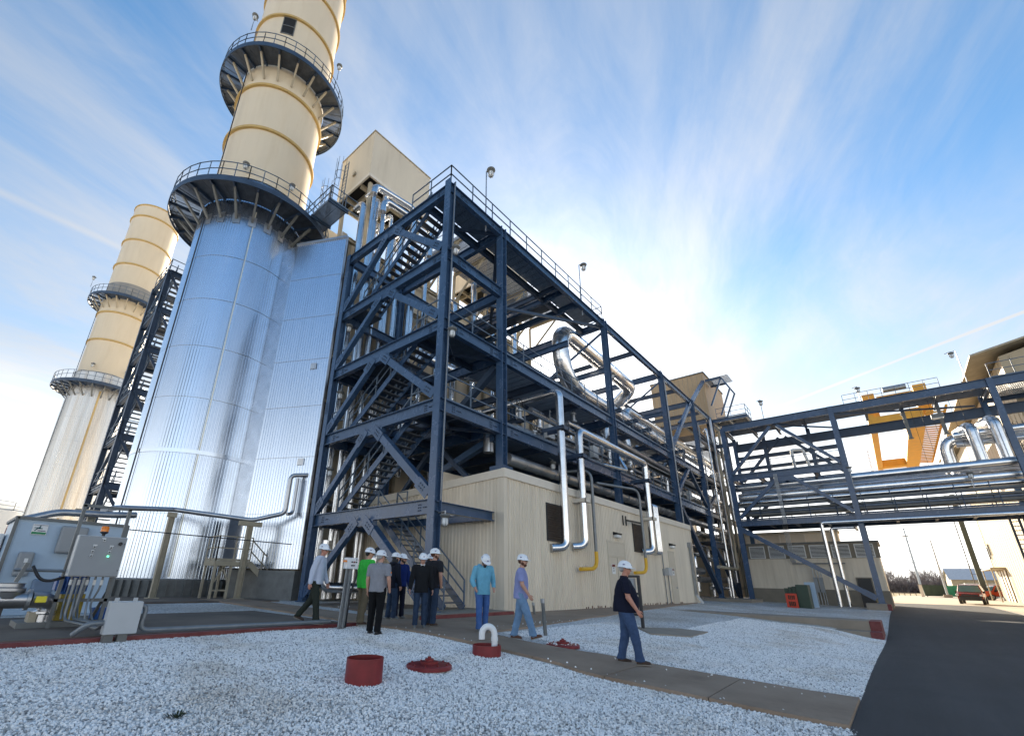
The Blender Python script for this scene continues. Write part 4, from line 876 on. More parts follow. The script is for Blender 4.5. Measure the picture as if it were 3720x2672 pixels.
# ------------------------------------------------------------------ ribbed building
BX0, BX1, BY0, BY1, BZ = 14.25, 37.2, 11.05, 20.5, .45
bd = thing('ribbed_building', (BX0, BY0, BZ), 'cream ribbed metal building under the pipe rack', 'building')
ribwall((BX0, BY0), (BX1, BY0), BZ, 5.62, .19, .035, (0, -1)).o('front_wall', wallm, bd)
ribwall((BX0, BY1), (BX0, BY0), BZ, 5.6, .19, .035, (-1, 0), zt=lambda t: 5.18+.42*t).o('side_wall', wallm, bd)
ribwall((BX1, BY0), (BX1, BY1), BZ, 5.6, .19, .035, (1, 0), zt=lambda t: 5.6-.42*t).o('far_side_wall', wallm, bd)
MB().add([(BX0, BY1, BZ), (BX1, BY1, BZ), (BX1, BY1, 5.2), (BX0, BY1, 5.2)], [(0,1,2,3)]).o('back_wall', wallm, bd)
MB().box((BX0-.07, BY0-.10, 5.57), (BX1+.05, BY0+.06, 5.93)).o('front_fascia', fasc, bd)
MB().bar((BX0-.02, BY0-.05, 5.75), (BX0-.02, BY1, 5.33), .12, .34).o('side_fascia', fasc, bd)
MB().add([(BX0, BY0, 5.9), (BX1, BY0, 5.9), (BX1, BY1, 5.48), (BX0, BY1, 5.48)], [(0,1,2,3)]).o('roof', beiged, bd)
MB().box((BX0-.05, BY0-.06, BZ), (BX0+.16, BY0+.06, 5.565)).box((BX0-.05, BY0+.061, BZ), (BX0-.004, BY0+.25, 5.56)).o('corner_trim', wallm, bd)
MB().box((BX1-.1, BY0-.05, BZ), (BX1+.045, BY0+.05, 5.565)).o('corner_trim', wallm, bd)
MB().box((14.6, 14.8, 5.8), (16.4, 15.7, 6.35)).o('roof_curb', fasc, bd)
for x0, x1, z0, z1 in ((17.3, 18.72, 3.38, 4.9), (26.5, 28.0, 3.45, 4.95)):
    f = MB().box((x0-.06, BY0-.075, z0-.06), (x1+.06, BY0+.02, z1+.06)).o('louvre_frame', blackp, bd)
    MB().box((x0, BY0-.078, z0), (x1, BY0-.06, z1)).o('screen', brownl, f)
    for z in frange(z0+.05, z1-.05, .1): MB().bar((x0, BY0-.085, z), (x1, BY0-.085, z), .012, .05, (0, -.6, 1)).o('louvre_blade', brownl, f)
for x0, x1, sg in ((23.0, 25.1, 1), (31.85, 32.95, 0)):
    f = MB().box((x0, BY0-.07, BZ), (x0+.07, BY0, 3.78)).box((x1-.07, BY0-.07, BZ), (x1, BY0, 3.78)).box((x0+.07, BY0-.07, 3.7), (x1-.07, BY0, 3.78)).box((x0+.07, BY0-.07, 2.96), (x1-.07, BY0, 3.02)).o('door_frame', doorm, bd)
    d = MB().box((x0+.075, BY0-.055, BZ+.02), (x1-.075, BY0-.03, 2.955)).o('door_leaf', doorm, f); MB().box((x0+.075, BY0-.055, 3.025), (x1-.075, BY0-.03, 3.695)).o('transom_panel', doorm, f)
    if sg: MB().box(((x0+x1)/2-.01, BY0-.062, BZ+.03), ((x0+x1)/2+.01, BY0-.054, 2.95)).o('meeting_stile', blackp, f)
    MB().box((x1-.3 if not sg else (x0+x1)/2+.08, BY0-.10, 1.45), (x1-.16 if not sg else (x0+x1)/2+.2, BY0-.056, 1.52)).o('door_handle', galv, f)
for x, l in ((24.1, 'left'), (32.5, 'right')):
    t = thing('wall_lamp', (x, BY0, 4.1), 'black wall pack lamp over the %s door' % l, 'lamp', 'wall pack lamps')
    MB().add([(x-.28, BY0-.04, 4.28), (x+.28, BY0-.04, 4.28), (x+.28, BY0-.30, 4.2), (x-.28, BY0-.30, 4.2), (x-.28, BY0-.04, 4.1), (x+.28, BY0-.04, 4.1), (x+.28, BY0-.30, 4.14), (x-.28, BY0-.30, 4.14)], [(0,1,2,3),(7,6,5,4),(0,4,5,1),(1,5,6,2),(2,6,7,3),(3,7,4,0)]).o('housing', blackp, t)
    MB().box((x-.24, BY0-.27, 3.98), (x+.24, BY0-.05, 4.12)).o('lens', lampglass, t, bev=.02)
def sign(x, y, z, w_, h_, label, rows, par=None, nx=(0, -1)):
    t = thing('sign', (x, y, z), label, 'sign'); MB().box((x-w_/2, y-.012, z-h_/2), (x+w_/2, y, z+h_/2)).o('plate', whitep, t)
    for (u0, u1, v0, v1, m) in rows: MB().box((x+u0*w_/2, y-.017, z+v0*h_/2), (x+u1*w_/2, y-.0125, z+v1*h_/2)).o('print', m, t)
    return t
sign(23.5, BY0-.065, 2.36, .40, .50, 'white notice with red header at the left on the cream double door', [(-.85, .85, .38, .9, redp), (-.45, .45, .5, .78, whitep), (-.4, .25, .05, .17, blackp), (-.4, .3, -.25, -.15, blackp), (-.4, .2, -.5, -.4, blackp)])
sign(32.35, BY0-.065, 2.46, .36, .42, 'white notice with red header on the single cream door', [(-.85, .85, .38, .9, redp), (-.45, .45, .5, .78, whitep), (-.2, .3, -.55, -.1, greend)])
eb = thing('switch_box', (31.4, BY0, 2.4), 'grey switch boxes with conduits left of the right door', 'electrical box')
MB().box((31.05, BY0-.24, 2.22), (31.62, BY0-.04, 2.68)).o('enclosure', greyl, eb, bev=.01); MB().box((30.5, BY0-.16, 2.2), (30.72, BY0-.04, 2.6)).o('side_box', greyp, eb)
MB().tube([(30.6, BY0-.1, .5), (30.6, BY0-.1, 3.6)], .03, 6).o('conduit', conduit, eb); MB().tube([(31.2, BY0-.12, .5), (31.2, BY0-.12, 2.3)], .035, 6).o('conduit', conduit, eb)
ds = thing('downspout', (36.3, BY0, .5), 'galvanised square downspout at the right end of the ribbed building', 'downspout')
MB().box((36.05, BY0-.28, 4.25), (36.5, BY0-.04, 4.6)).o('head', galv, ds); MB().bar((36.25, BY0-.15, 4.3), (36.25, BY0-.15, 1.0), .16, .16).o('leader', galv, ds); MB().bar((36.25, BY0-.15, 1.05), (36.35, BY0-.5, .5), .16, .16).o('shoe', galv, ds)
# rusty bottom edge of the siding
mb = MB(); rnd = random.Random(3)
for i in range(70):
    x = 20.3+i*.19+.1; 
    if rnd.random() < .75: h = rnd.uniform(.03, .16); mb.box((x-.05, BY0-.042, BZ+.03), (x+.05, BY0-.037, BZ+.05+h))
mb.o('rust_patches', mat('rust', (.12, .045, .02), .9, 0, .4, 8), bd)

# ------------------------------------------------------------------ pipe bridge over the road
br = thing('pipe_bridge', (46, 9.45, .7), 'navy steel pipe bridge spanning the road on the right', 'bridge')
BX, BB = 46.0, 50.2
YC, YR, YE = 9.45, 1.2, -7.9
for x in (BX, BB):
    colm(x, YR, .72 if x == BX else .4, 15.9, br, s=.36 if x == BX else .3); colm(x, YC, .72 if x == BX else .5, 15.6, br, s=.36 if x == BX else .3); colm(x, YE, 6.6 if x == BX else .4, 15.9, br, s=.34)
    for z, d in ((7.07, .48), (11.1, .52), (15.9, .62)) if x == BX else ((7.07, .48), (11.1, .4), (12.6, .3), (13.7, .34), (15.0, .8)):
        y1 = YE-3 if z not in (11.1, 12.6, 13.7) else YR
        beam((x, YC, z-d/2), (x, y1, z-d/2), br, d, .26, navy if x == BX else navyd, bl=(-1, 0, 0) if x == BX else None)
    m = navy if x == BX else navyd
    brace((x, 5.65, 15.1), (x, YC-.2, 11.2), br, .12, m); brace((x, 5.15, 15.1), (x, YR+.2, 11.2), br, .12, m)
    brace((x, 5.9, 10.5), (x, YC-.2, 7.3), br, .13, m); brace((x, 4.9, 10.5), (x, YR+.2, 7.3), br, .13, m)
    MB().box((x-.1, 4.7, 10.2), (x+.1, 6.1, 10.572)).o('apex_plate', m, br)
brace((BX, YC-.2, 6.3), (BX, YR+.35, 1.15), br, .17, navy, gus=(-1, 0, 0))
brace((BX, YR, 15.2), (BB, -7.4, 15.2), br, .06, navyd); brace((BB, YR, 15.2), (BX, 5.4, 15.2), br, .06, navyd)
for y in (YC, 7.3, 5.4, 3.3, YR, -1.0, -3.2, -5.2, YE):
    for z, d in ((6.85, .36), (15.55, .4)): beam((BX, y, z), (BB, y, z), br, d, .18, navyd, 'cross_beam')
    if y > 1: beam((BX, y, 10.85), (BB, y, 10.85), br, .36, .18, navyd, 'cross_beam')
for y in (-3.2, -5.2): colm(BX+2.4, y, 12.9, 15.4, br, greyst, .22)
for y in (3.3, 6.9): colm(BB, y, 11, 15.5, br, navyd, .3)
gratingmb(BX+2.2, BB-.1, YE, YC, 15.95, 'y', .14).o('top_grating', grate, br)
gratingmb(BX+.2, BB-.1, YE, YC, 7.1, 'y', .16).o('lower_grating', grate, br)
gratingmb(BX+.3, BX+1.2, YR+.1, YC-.1, 11.14, 'y', .09).o('middle_grating', grate, br)
rail([(BX+.2, YC, 11.15), (BX+.2, YR, 11.15)], 1.1, 1.6).o('guard_rail', railm, br)
rail([(BX+.15, YC, 7.1), (BX+.15, YE-2, 7.1)], 1.1, 1.75, .03).o('guard_rail', navyd, br); rail([(BB-.2, YC, 7.1), (BB-.2, YE-2, 7.1)], 1.1, 1.75, .03).o('guard_rail', navyd, br)
rail([(BX+2.1, YC, 16), (BX+2.1, YE, 16)], .5, 2.2).o('kick_rail', railm, br)
for z in (7.55, 7.95, 8.35):
    t = thing('cable_tray', (BX+.4, YC, z), {7.55: 'lowest', 7.95: 'middle', 8.35: 'topmost'}[z]+' of the three cable trays along the near side of the bridge', 'cable tray', 'cable trays on the bridge')
    mb = MB()
    for x in (BX+.3, BX+.75): mb.bar((x, YC, z), (x, YE-2, z), .03, .15)
    for y in frange(YE-2, YC, .4): mb.bar((BX+.3, y, z-.03), (BX+.75, y, z-.03), .02, .03)
    mb.o('tray', greyst, t)
    mb = MB()
    for s in (.08, .2, .3): mb.tube([(BX+.3+s, YC, z+.02), (BX+.3+s, YE-2, z+.02)], .035, 5)
    mb.o('cables', blackp, t)
for y in frange(YE, YC, 1.75):
    mb = MB().bar((BX+.82, y, 7.1), (BX+.82, y, 8.9), .06, .06); [mb.bar((BX+.25, y, z), (BX+.82, y, z), .04, .05) for z in (7.45, 7.85, 8.25)]; mb.o('tray_hanger', navyd, br)
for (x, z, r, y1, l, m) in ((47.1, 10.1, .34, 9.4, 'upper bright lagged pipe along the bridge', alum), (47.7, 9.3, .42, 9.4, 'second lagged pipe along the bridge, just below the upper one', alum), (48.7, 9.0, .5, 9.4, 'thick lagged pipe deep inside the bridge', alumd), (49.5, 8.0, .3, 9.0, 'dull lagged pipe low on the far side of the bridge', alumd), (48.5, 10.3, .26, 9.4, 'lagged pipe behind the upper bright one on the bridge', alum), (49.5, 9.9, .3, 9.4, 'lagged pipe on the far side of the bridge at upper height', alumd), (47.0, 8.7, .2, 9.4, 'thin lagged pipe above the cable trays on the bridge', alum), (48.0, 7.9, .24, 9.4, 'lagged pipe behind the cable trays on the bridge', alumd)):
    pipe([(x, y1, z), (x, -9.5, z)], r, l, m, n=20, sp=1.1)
pipe([(45.55, 3.6, .4), (45.55, 3.6, 6.52), (45.55, -9, 6.5)], .13, 'bright pipe climbing from the gravel and running under the bridge beam', bend=.25)
pipe([(46.4, 3.1, .4), (46.4, 3.1, 6.15), (46.4, 1.6, 6.15), (48.4, 1.6, 6.15)], .12, 'second bright pipe climbing beside the first to the bridge', bend=.2)
pipe([(46.9, 9.9, 7.2), (46.9, 9.9, 12.8)], .1, 'upright pipe at the inner end of the bridge', bend=.2)
pipe([(48.3, 4.7, 11.2), (48.3, 4.7, 13.3), (48.8, 3.9, 13.3), (48.8, 3.6, 11.2)], .12, 'small white pipe loop on the bridge deck', whitep, bend=.2, bands=False)
for i in range(4):
    y = 6.1-i*.07; pipe([(45.83, y+.15, 10.9), (45.83, y, 7), (45.9+1.0*0, y-.25, 4.0)] if False else [(45.8, y, 10.8), (45.8, y, 6.6)], .025, ['first', 'second', 'third', 'fourth'][i]+' of four thin conduits tied to the bridge side', galv, bands=False, name='conduit', n=6, group='thin conduits on the bridge side')
for i in range(4):
    pipe([(48.7, 6.6-i*.1, 7.0), (48.7, 6.55-i*.1, 3.75), (48.7, 6.2, 3.7)], .03, ['first', 'second', 'third', 'fourth'][i]+' of four conduits dropping onto the louvred shed', galv, bands=False, name='conduit', n=6, bend=.1, group='conduits dropping onto the louvred shed')
# expansion loops standing on the bridge pipes
pipe([(49, -4.9, 9.4), (49, -4.9, 12.5), (49, -9, 12.5)], .42, 'lagged expansion bend standing at the right of the bridge', bend=.95, n=20, sp=.5)
pipe([(47.5, -6.4, 10.2), (47.5, -6.4, 13.1), (49.4, -5.9, 13.1)], .34, 'tall lagged upright in front of the expansion bend', bend=.6, n=18, sp=.7)
pipe([(47.5, -7.6, 10.2), (47.5, -7.6, 13.4), (49.4, -7.2, 13.4)], .34, 'rightmost tall lagged upright on the bridge', bend=.6, n=18, sp=.7)
pipe([(48.6, -5.5, 12.7), (48.6, -9.5, 12.7)], .3, 'lagged pipe lying across the expansion bend', alum, n=16)
pipe([(48.6, -5.5, 12.0), (48.6, -9.5, 12.0)], .22, 'thin lagged pipe below the one across the bend', alumd, n=16)
for i in range(6):
    y = -3.6-i*.55; pipe([(47.6+.3*(i%2), y, 15.5), (47.6+.3*(i%2), y, 10.3)], .012, ['first', 'second', 'third', 'fourth', 'fifth', 'sixth'][i]+' thin hanger rod under the bridge top', blackp, bands=False, name='hanger_rod', n=5, group='hanger rods under the bridge top')
for p, l in (((45.7, 5.9, 17.5), 'jar lamp on the bridge top near the tan block'), ((47.6, -.9, 17.6), 'jar lamp on the bridge top in front of the crane'), ((46.4, -5.4, 9.5), 'jar lamp hanging beside the bridge pipes'), ((45.9, 1.0, 10.7), 'jar lamp on the bridge column')): lamp(p, l, pole=(.02, .02, -1.4), s=1.2)
lamp((47.0, -6.75, 18.7), 'lamp on a tall pole at the hall end of the bridge', pole=(.02, -.25, -2.9), s=1.1)
t = thing('floodlight', (47.5, -4.9, 14.2), 'box floodlight under the bridge top', 'lamp'); MB().box((47.3, -5.3, 14.0), (47.7, -4.6, 14.3)).o('housing', greyst, t); MB().box((47.32, -5.25, 13.95), (47.68, -4.65, 13.995)).o('lens', lampglass, t)
# cable drops hanging under the right end of the bridge
for i, (y, z0, z1) in enumerate([(-6.6, 6.6, 2.6), (-7.3, 6.6, 2.9), (-8.2, 6.6, 3.2)]):
    t = thing('cable_ladder', (46.2, y, z1), ['left', 'middle', 'right'][i]+' cable ladder hanging under the hall end of the bridge', 'cable ladder', 'cable ladders under the bridge'); mb = MB()
    for s in (-.2, .2): mb.bar((46.2+i*.5, y+s, z0), (46.2+i*.5, y+s, z1), .12, .08)
    for z in frange(z1, z0, .28): mb.bar((46.2+i*.5, y-.2, z), (46.2+i*.5, y+.2, z), .05, .05)
    mb.o('ladder_rails', blackp, t); MB().bar((46.2+i*.5, y+.2, z1), (46.2+i*.5, y-2.2, z1+.1), .3, .16).o('turn_out', blackp, t)
pipe([(47.8, -7.6, 4.6), (47.8, -8.3, 4.0), (47.8, -9.6, 4.4)], .16, 'dark bent duct among the hanging cable ladders', blackp, bend=.4, bands=False)
# ------------------------------------------------------------------ louvred shed behind the bridge
lv = thing('louvred_shed', (49, 5, .4), 'cream shed with a row of louvred vents under the bridge', 'building')
LX, L0, L1 = 49.0, .7, 9.85
MB().box((LX, L0, .2), (54.5, L1, 5.2)).o('wall', wallm, lv)
MB().box((LX-.06, L0-.06, .2), (54.56, L1+.06, 1.58)).o('masonry_base', plinth, lv)
for y in frange(L0+.15, L1-.15, .42): MB().box((LX-.03, y-.03, 1.585), (LX-.001, y+.03, 4.0)).o('wall_rib', wallm, lv)
MB().box((LX-.08, L0-.1, 4.02), (LX-.003, L1+.1, 5.2)).o('vent_band', plinth, lv)
MB().box((LX-.15, L0-.2, 5.2), (54.7, L1+.15, 5.34)).o('roof_edge', greyst, lv)
for i in range(6):
    y0 = .9+i*1.5; y1 = y0+1.2; f = MB().box((LX-.13, y0, 4.05), (LX-.085, y0+.06, 5.1)).box((LX-.13, y1-.06, 4.05), (LX-.085, y1, 5.1)).box((LX-.13, y0+.06, 4.05), (LX-.085, y1-.06, 4.1)).box((LX-.13, y0+.06, 5.04), (LX-.085, y1-.06, 5.1)).o('vent_frame', whitep, lv)
    MB().box((LX-.089, y0+.05, 4.08), (LX-.084, y1-.05, 5.06)).o('vent_void', dark, f)
    for z in frange(4.15, 5.0, .105): MB().box((LX-.128, y0+.06, z-.026), (LX-.112, y1-.06, z+.022)).o('vent_slat', whitep, f)
f = MB().box((LX-.1, 1.5, .3), (LX-.062, 2.5, 2.55)).o('door_frame', plinth, lv); MB().box((LX-.13, 1.58, .32), (LX-.102, 2.42, 2.47)).o('door_leaf', blackp, f); MB().box((LX-.17, 1.65, 1.3), (LX-.131, 1.78, 1.36)).o('door_handle', whitep, f)
t = thing('switchgear', (48.6, 5.1, .4), 'twin grey switch panels with conduits on the louvred shed', 'electrical box')
for y in (5.1, 4.75): MB().box((48.5, y-.14, 1.35), (48.75, y+.14, 2.5)).o('enclosure', greyp, t)
mb = MB()
for y in (5.2, 5.0, 4.8, 4.65): mb.tube([(48.7, y, .4), (48.7, y, 1.4)], .03, 5); mb.tube([(48.7, y, 2.5), (48.7, y, 3.3)], .03, 5)
mb.o('conduit', galv, t); MB().tube([(48.7, 6.5, 3.6), (48.7, 2.9, 3.6)], .05, 6).o('wall_conduit', conduit, t)
gc = thing('transformer_box', (40.5, 5.3, .35), 'dark green pad mounted transformer with stepped panels beside the kerb', 'electrical box')
MB().box((40.0, 4.75, .3), (41.3, 5.45, 1.86)).o('cabinet', greend, gc, bev=.02)
for i, (y, h) in enumerate(((5.47, 1.74), (5.72, 1.70), (5.97, 1.62))): MB().box((40.15+.1*i, y, .3), (41.1, y+.22, h)).o('cooling_panel', greend, gc)
one('backing_board', MB().box((41.6, 4.5, .4), (41.66, 5.1, 2.05)), ltblue, 'pale blue board standing behind the green transformer', 'board')
rb = thing('red_rack', (39.4, 5.7, .36), 'small red slotted rack in front of the green transformer', 'rack')
mb = MB()
for y in (5.46, 5.98): mb.bar((39.4, y, .36), (39.4, y, 1.27), .14, .09)
for z in (.42, .84, 1.22): mb.bar((39.4, 5.46, z), (39.4, 5.98, z), .12, .13)
for y in (5.62, 5.72, 5.82): mb.bar((39.42, y, .4), (39.42, y, 1.25), .03, .05)
mb.o('frame', mat('bright_red_paint', (.55, .05, .02), .5, 0, .1, 4), rb)
# ------------------------------------------------------------------ tan filter block and its stair head at the end of the rack
fb = thing('filter_house', (52, 11.7, 19), 'tan panelled filter house high at the far end of the rack', 'enclosure')
MB().box((52, 11.65, 19.0), (60, 17.6, 24.4)).o('wall', mat('warm_tan_panel', (.36, .27, .17), .6, 0, .1, .8), fb)
for y in frange(11.9, 17.4, .5): MB().box((51.96, y-.02, 19.02), (51.998, y+.02, 24.3)).o('panel_joint', beiged, fb)
MB().box((51.9, 11.55, 24.4), (60.1, 17.7, 24.55)).o('roof_edge', greyst, fb)
for x in (52.3, 59.6):
    for y in (12.0, 17.2): MB().ib((x, y, 13.0), (x, y, 19.0), .3, .3).o('leg', navyd, fb)
for y in (12.0, 14.5, 17.2): MB().ib((51.7, y, 18.8), (60, y, 18.8), .4, .2).o('floor_beam', navyd, fb)
sh = thing('stair_platform', (52, 10, 18.6), 'small braced platform with rail and canopy beside the filter house', 'platform')
for y in (11.5, 9.9): 
    for x in (51.9, 54): MB().ib((x, y, 23.3), (x+.01, y-1.6 if y > 11 else y, 23.3), .22, .14).o('canopy_beam', navy, sh) if y > 11 else None
gratingmb(51.8, 54.2, 9.2, 11.5, 23.45, 'x', .1).o('canopy', navyd, sh)
for a, b in (((52, 9.9, 23.3), (52, 11.3, 20.3)), ((52, 9.25, 21.8), (52, 10.5, 19.0)), ((52, 9.9, 23.3), (52, 9.2, 21.8)), ((54, 9.9, 23.3), (54, 9.2, 21.8)), ((54, 9.25, 21.8), (54, 10.5, 19))): MB().bar(a, b, .16, .16).o('strut', navy, sh)
gratingmb(51.9, 54.6, 8.2, 11.6, 18.65, 'y', .1).o('deck', grate, sh)
for y in (8.2, 9.8, 11.4): MB().ib((51.8, y, 18.4), (54.7, y, 18.4), .3, .16).o('deck_beam', navy, sh)
MB().ib((51.85, 8.1, 18.4), (51.85, 12, 18.4), .36, .2).o('edge_beam', navy, sh)
rail([(52, 11, 18.7), (52, 8.2, 18.7), (54.6, 8.2, 18.7)], 1.1, 1.3).o('guard_rail', railm, sh)
brace((45.3, YA, 18.7), (51.6, YA+.1, 23.2), rk, .15, navy)
brace((51.7, YB, 18.6), (51.7, 12, 15.2), rk, .1, navyd)
for (a, b) in (((45.2, YA, 15.6), (51.9, YA+.3, 15.6)), ((45.2, 14.5, 15.6), (57, 14.5, 15.6)), ((45.2, 17.5, 11.4), (56, 17.5, 11.4)), ((51.9, 9.4, 15.6), (51.9, YB, 15.6))): beam(a, b, rk, .4, .22, navyd)
# ------------------------------------------------------------------ yellow overhead crane behind the bridge
cr = thing('gantry_crane', (65, -3, 17), 'yellow twin girder crane seen from below behind the bridge', 'crane')
for y0, y1 in ((-1.75, -1.2), (-5.35, -4.1)):
    MB().box((59.5, y0, 17.0), (82, y1, 18.5)).o('girder', yelc, cr)
for x in frange(57, 81.5, .9): MB().bar((x, -5.36, 17.35), (x, -6.7, 17.25), .16, .13).o('walkway_bracket', yelc, cr)
MB().box((56.5, -6.75, 17.34), (82, -6.6, 17.5)).o('walkway_edge', yelc, cr)
MB().box((80.5, -4.1, 17.05), (82, -1.75, 18.0)).o('end_carriage', yelc, cr); MB().box((59.5, -4.1, 17.05), (60.6, -1.75, 18.2)).o('end_carriage', yelc, cr)
for y0, y1, z1 in ((-2.3, -1.3, 21.2), (-6.3, -5.3, 21.3)): MB().prism([(61, y0), (63, y0), (63, y1), (61, y1)], 18.5, z1).o('hoist_housing', yelc, cr)
MB().box((60.2, -5.2, 19.9), (62.8, -2.4, 20.5)).o('trolley', yelc, cr); MB().tube([(60, -4.8, 21.0), (60, -3.0, 21.0)], .3, 12).o('drum', galv, cr)
rail([(59, .3, 19.85), (59, -7.0, 19.85)], 1.1, 1.0).o('guard_rail', railm, cr); MB().box((58.9, -7.0, 19.7), (61.9, .3, 19.85)).o('trolley_deck', yelc, cr)
mb = MB()
for s in (0, .45): mb.bar((66, -.55-s*.0+s*0, 16.3+s*0), (82, -.55, 16.3), .03, .03)
mb.o('festoon_rail', greyst, cr)
for x in frange(66, 81.6, .8): MB().bar((x, -.4, 16.3), (x, -.75, 16.35), .05, .05).o('festoon_rung', yelc, cr)
# ------------------------------------------------------------------ turbine hall on the right
th = thing('turbine_hall', (52, -10, 0), 'tan turbine hall with pitched roof at the right edge', 'building')
hm = mat('tan_hall_siding', (.42, .345, .23), .6, 0, .08, .4); 
MB().add([(52, -9.9, .2), (94, -9.9, .2), (94, -34, .2), (52, -34, .2), (52, -9.9, 19.4), (94, -9.9, 19.4), (94, -34, 19.4), (52, -34, 19.4), (52, -22, 22.2), (94, -22, 22.2)],
         [(0,1,5,4), (3,7,6,2), (0,4,8,7,3), (1,2,6,9,5)]).o('wall', hm, th)
for x in frange(53, 93.5, 1.3): MB().box((x-.03, -9.895, .2), (x+.03, -9.88, 19.3)).o('wall_rib', hm, th)
for y in frange(-33, -10.5, 1.2): MB().box((51.94, y-.05, .2), (51.998, y+.05, 19.3)).o('wall_rib', hm, th)
MB().add([(51.2, -8.3, 19.75), (95, -8.3, 19.75), (95, -22, 22.55), (51.2, -22, 22.55), (51.2, -8.3, 19.6), (95, -8.3, 19.6), (95, -22, 22.4), (51.2, -22, 22.4)], [(0,1,2,3), (7,6,5,4), (0,4,5,1), (0,3,7,4), (1,5,6,2)]).o('roof', beiged, th)
MB().add([(51.2, -22, 22.55), (95, -22, 22.55), (95, -35, 19.5), (51.2, -35, 19.5)], [(0,1,2,3)]).o('roof', beiged, th)
for x in (84.5, 86.5, 88.5): MB().box((x, -9.83, .3), (x+1.1, -9.78, 4.2)).o('door_leaf', fasc, th)
for x, z in ((90.5, 6.2), (91.8, 5.8)): MB().box((x, -9.83, z), (x+.3, -9.7, z+1.4)).o('wall_vent', greyst, th)
MB().box((84, -9.9, 4.3), (92.5, -8.6, 4.5)).o('door_canopy', beiged, th)
for x in (84.2, 92.3): MB().bar((x, -8.7, .5), (x, -8.7, 4.3), .12, .12).o('canopy_post', beiged, th)
gratingmb(46.3, 51.9, -14, -8.2, 15.98, 'x', .14).o('access_deck', grate, th); rail([(46.3, -8.1, 16), (46.3, -14, 16)], 1.1, 1.2).o('guard_rail', railm, th)
for x in (46.3, 51.5): MB().ib((x, -8.2, 15.8), (x, -14, 15.8), .34, .2).o('deck_beam', navyd, th)
ladder((50.5, -9.2, 8.0), 5.5, 'black caged ladder on the turbine hall under the bridge', (-1, 0), blackp)
# ------------------------------------------------------------------ far yard
def polemb(x, y, z, h, r0, r1): return MB().tube([(x, y, z), (x, y, z+h)], r0, 8, rs=[r0, r1])
t = thing('lamp_post', (107.5, -5.4, .75), 'tall slim street lamp with a curved arm in the far yard', 'lamp')
polemb(107.5, -5.4, .75, 8.8, .16, .09).o('pole', galv, t); MB().tube([(107.5, -5.4, 9.5), (107.3, -4.8, 9.95), (107.1, -4, 10.25), (107, -2.9, 10.3)], .06, 6).o('arm', galv, t); MB().box((106.8, -2.9, 10.2), (107.2, -2.1, 10.36)).o('lamp_head', galv, t)
MB().box((107.0, -5.9, .6), (108, -4.9, 1.2)).o('footing', concl, t)
t = thing('yard_column', (100, -9.2, .7), 'thick dark green post standing behind the red truck', 'post')
MB().bar((96, -8.6, .6), (96, -8.6, 15), .55, .55).o('post', mat('green_grey_post', (.06, .075, .065), .6, 0, .15, 1), t); MB().bar((96, -7.9, 2.8), (96, -7.9, 15), .12, .12).o('side_pipe', greyst, t)
for z in (4, 7, 10): MB().bar((96, -7.9, z), (96, -8.4, z), .06, .06).o('clamp', greyst, t)
wire = mat('wire', (.05, .05, .05), .6)
up = thing('utility_pole', (250, -6.2, .9), 'tall grey transmission pole with three cross arms on the horizon', 'utility pole')
polemb(250, -6.0, .9, 24, .45, .25).o('pole', galv, up)
for z, w_ in ((24.4, 2.5), (20, 3), (16, 3), (12, 3.2)): MB().bar((250, -6-w_, z), (250, -6+w_, z+.2), .25, .25).o('cross_arm', galv, up)
for k_, (z, y) in enumerate(((19.8, -8.8), (19.8, -3.2), (15.9, -8.8), (15.9, -3.2), (11.9, -8.9), (11.9, -3.0))):
    pts = [(250+(-6-y)*0, y+(i-4)*45, z-1.5+((i-4)/4)**2*3) for i in range(9)]
    one('power_line', MB().tube(pts, .035, 4), wire, 'thin power line %s arm of the far pole' % ['at the left of the top', 'at the right of the top', 'at the left of the middle', 'at the right of the middle', 'at the left of the lowest', 'at the right of the lowest'][k_], 'power line', 'power lines')
sd_ = thing('shed', (140, -12, .8), 'low tan shed with a pale metal roof in the far yard', 'shed')
MB().add([(136, -8, .8), (136, -24, .8), (150, -24, .8), (150, -8, .8), (136, -8, 4.0), (136, -24, 4.0), (150, -24, 4.0), (150, -8, 4.0), (143, -8, 6.2), (143, -24, 6.2)], [(0,1,5,4), (2,3,7,6), (3,0,4,8,7), (1,2,6,9,5)]).o('wall', beiged, sd_)
MB().add([(135.6, -7.7, 3.95), (135.6, -24.3, 3.95), (143, -24.3, 6.3), (143, -7.7, 6.3), (150.4, -7.7, 3.95), (150.4, -24.3, 3.95)], [(0,1,2,3), (3,2,5,4)]).o('roof', galv, sd_)
def skip(x, y, l, w_, h, m, label, lid=False):
    t = thing('skip', (x, y, g(x, y)), label, 'skip', 'skips in the far yard'); z = g(x, y)
    MB().add([(x, y, z+.15), (x+w_, y, z+.15), (x+w_, y-l, z+.15), (x, y-l, z+.15), (x-.08, y+.1, z+h), (x+w_+.08, y+.1, z+h), (x+w_+.08, y-l-.1, z+h), (x-.08, y-l-.1, z+h)], [(0,1,2,3), (0,4,5,1), (1,5,6,2), (2,6,7,3), (3,7,4,0)]).o('bin', m, t)
    for q in frange(.2, l-.2, .7): MB().box((x-.14, y-q-.05, z+.2), (x-.02, y-q+.05, z+h-.05)).o('stiffener', m, t)
    MB().box((x-.12, y-l-.12, z+h), (x+w_+.12, y+.12, z+h+.1)).o('rim', m, t)
    for q in (.3, l-.3): MB().tube([(x+.1, y-q, z+.1), (x+.1, y-q+.1, z+.1)], .12, 8).o('wheel', blackp, t)
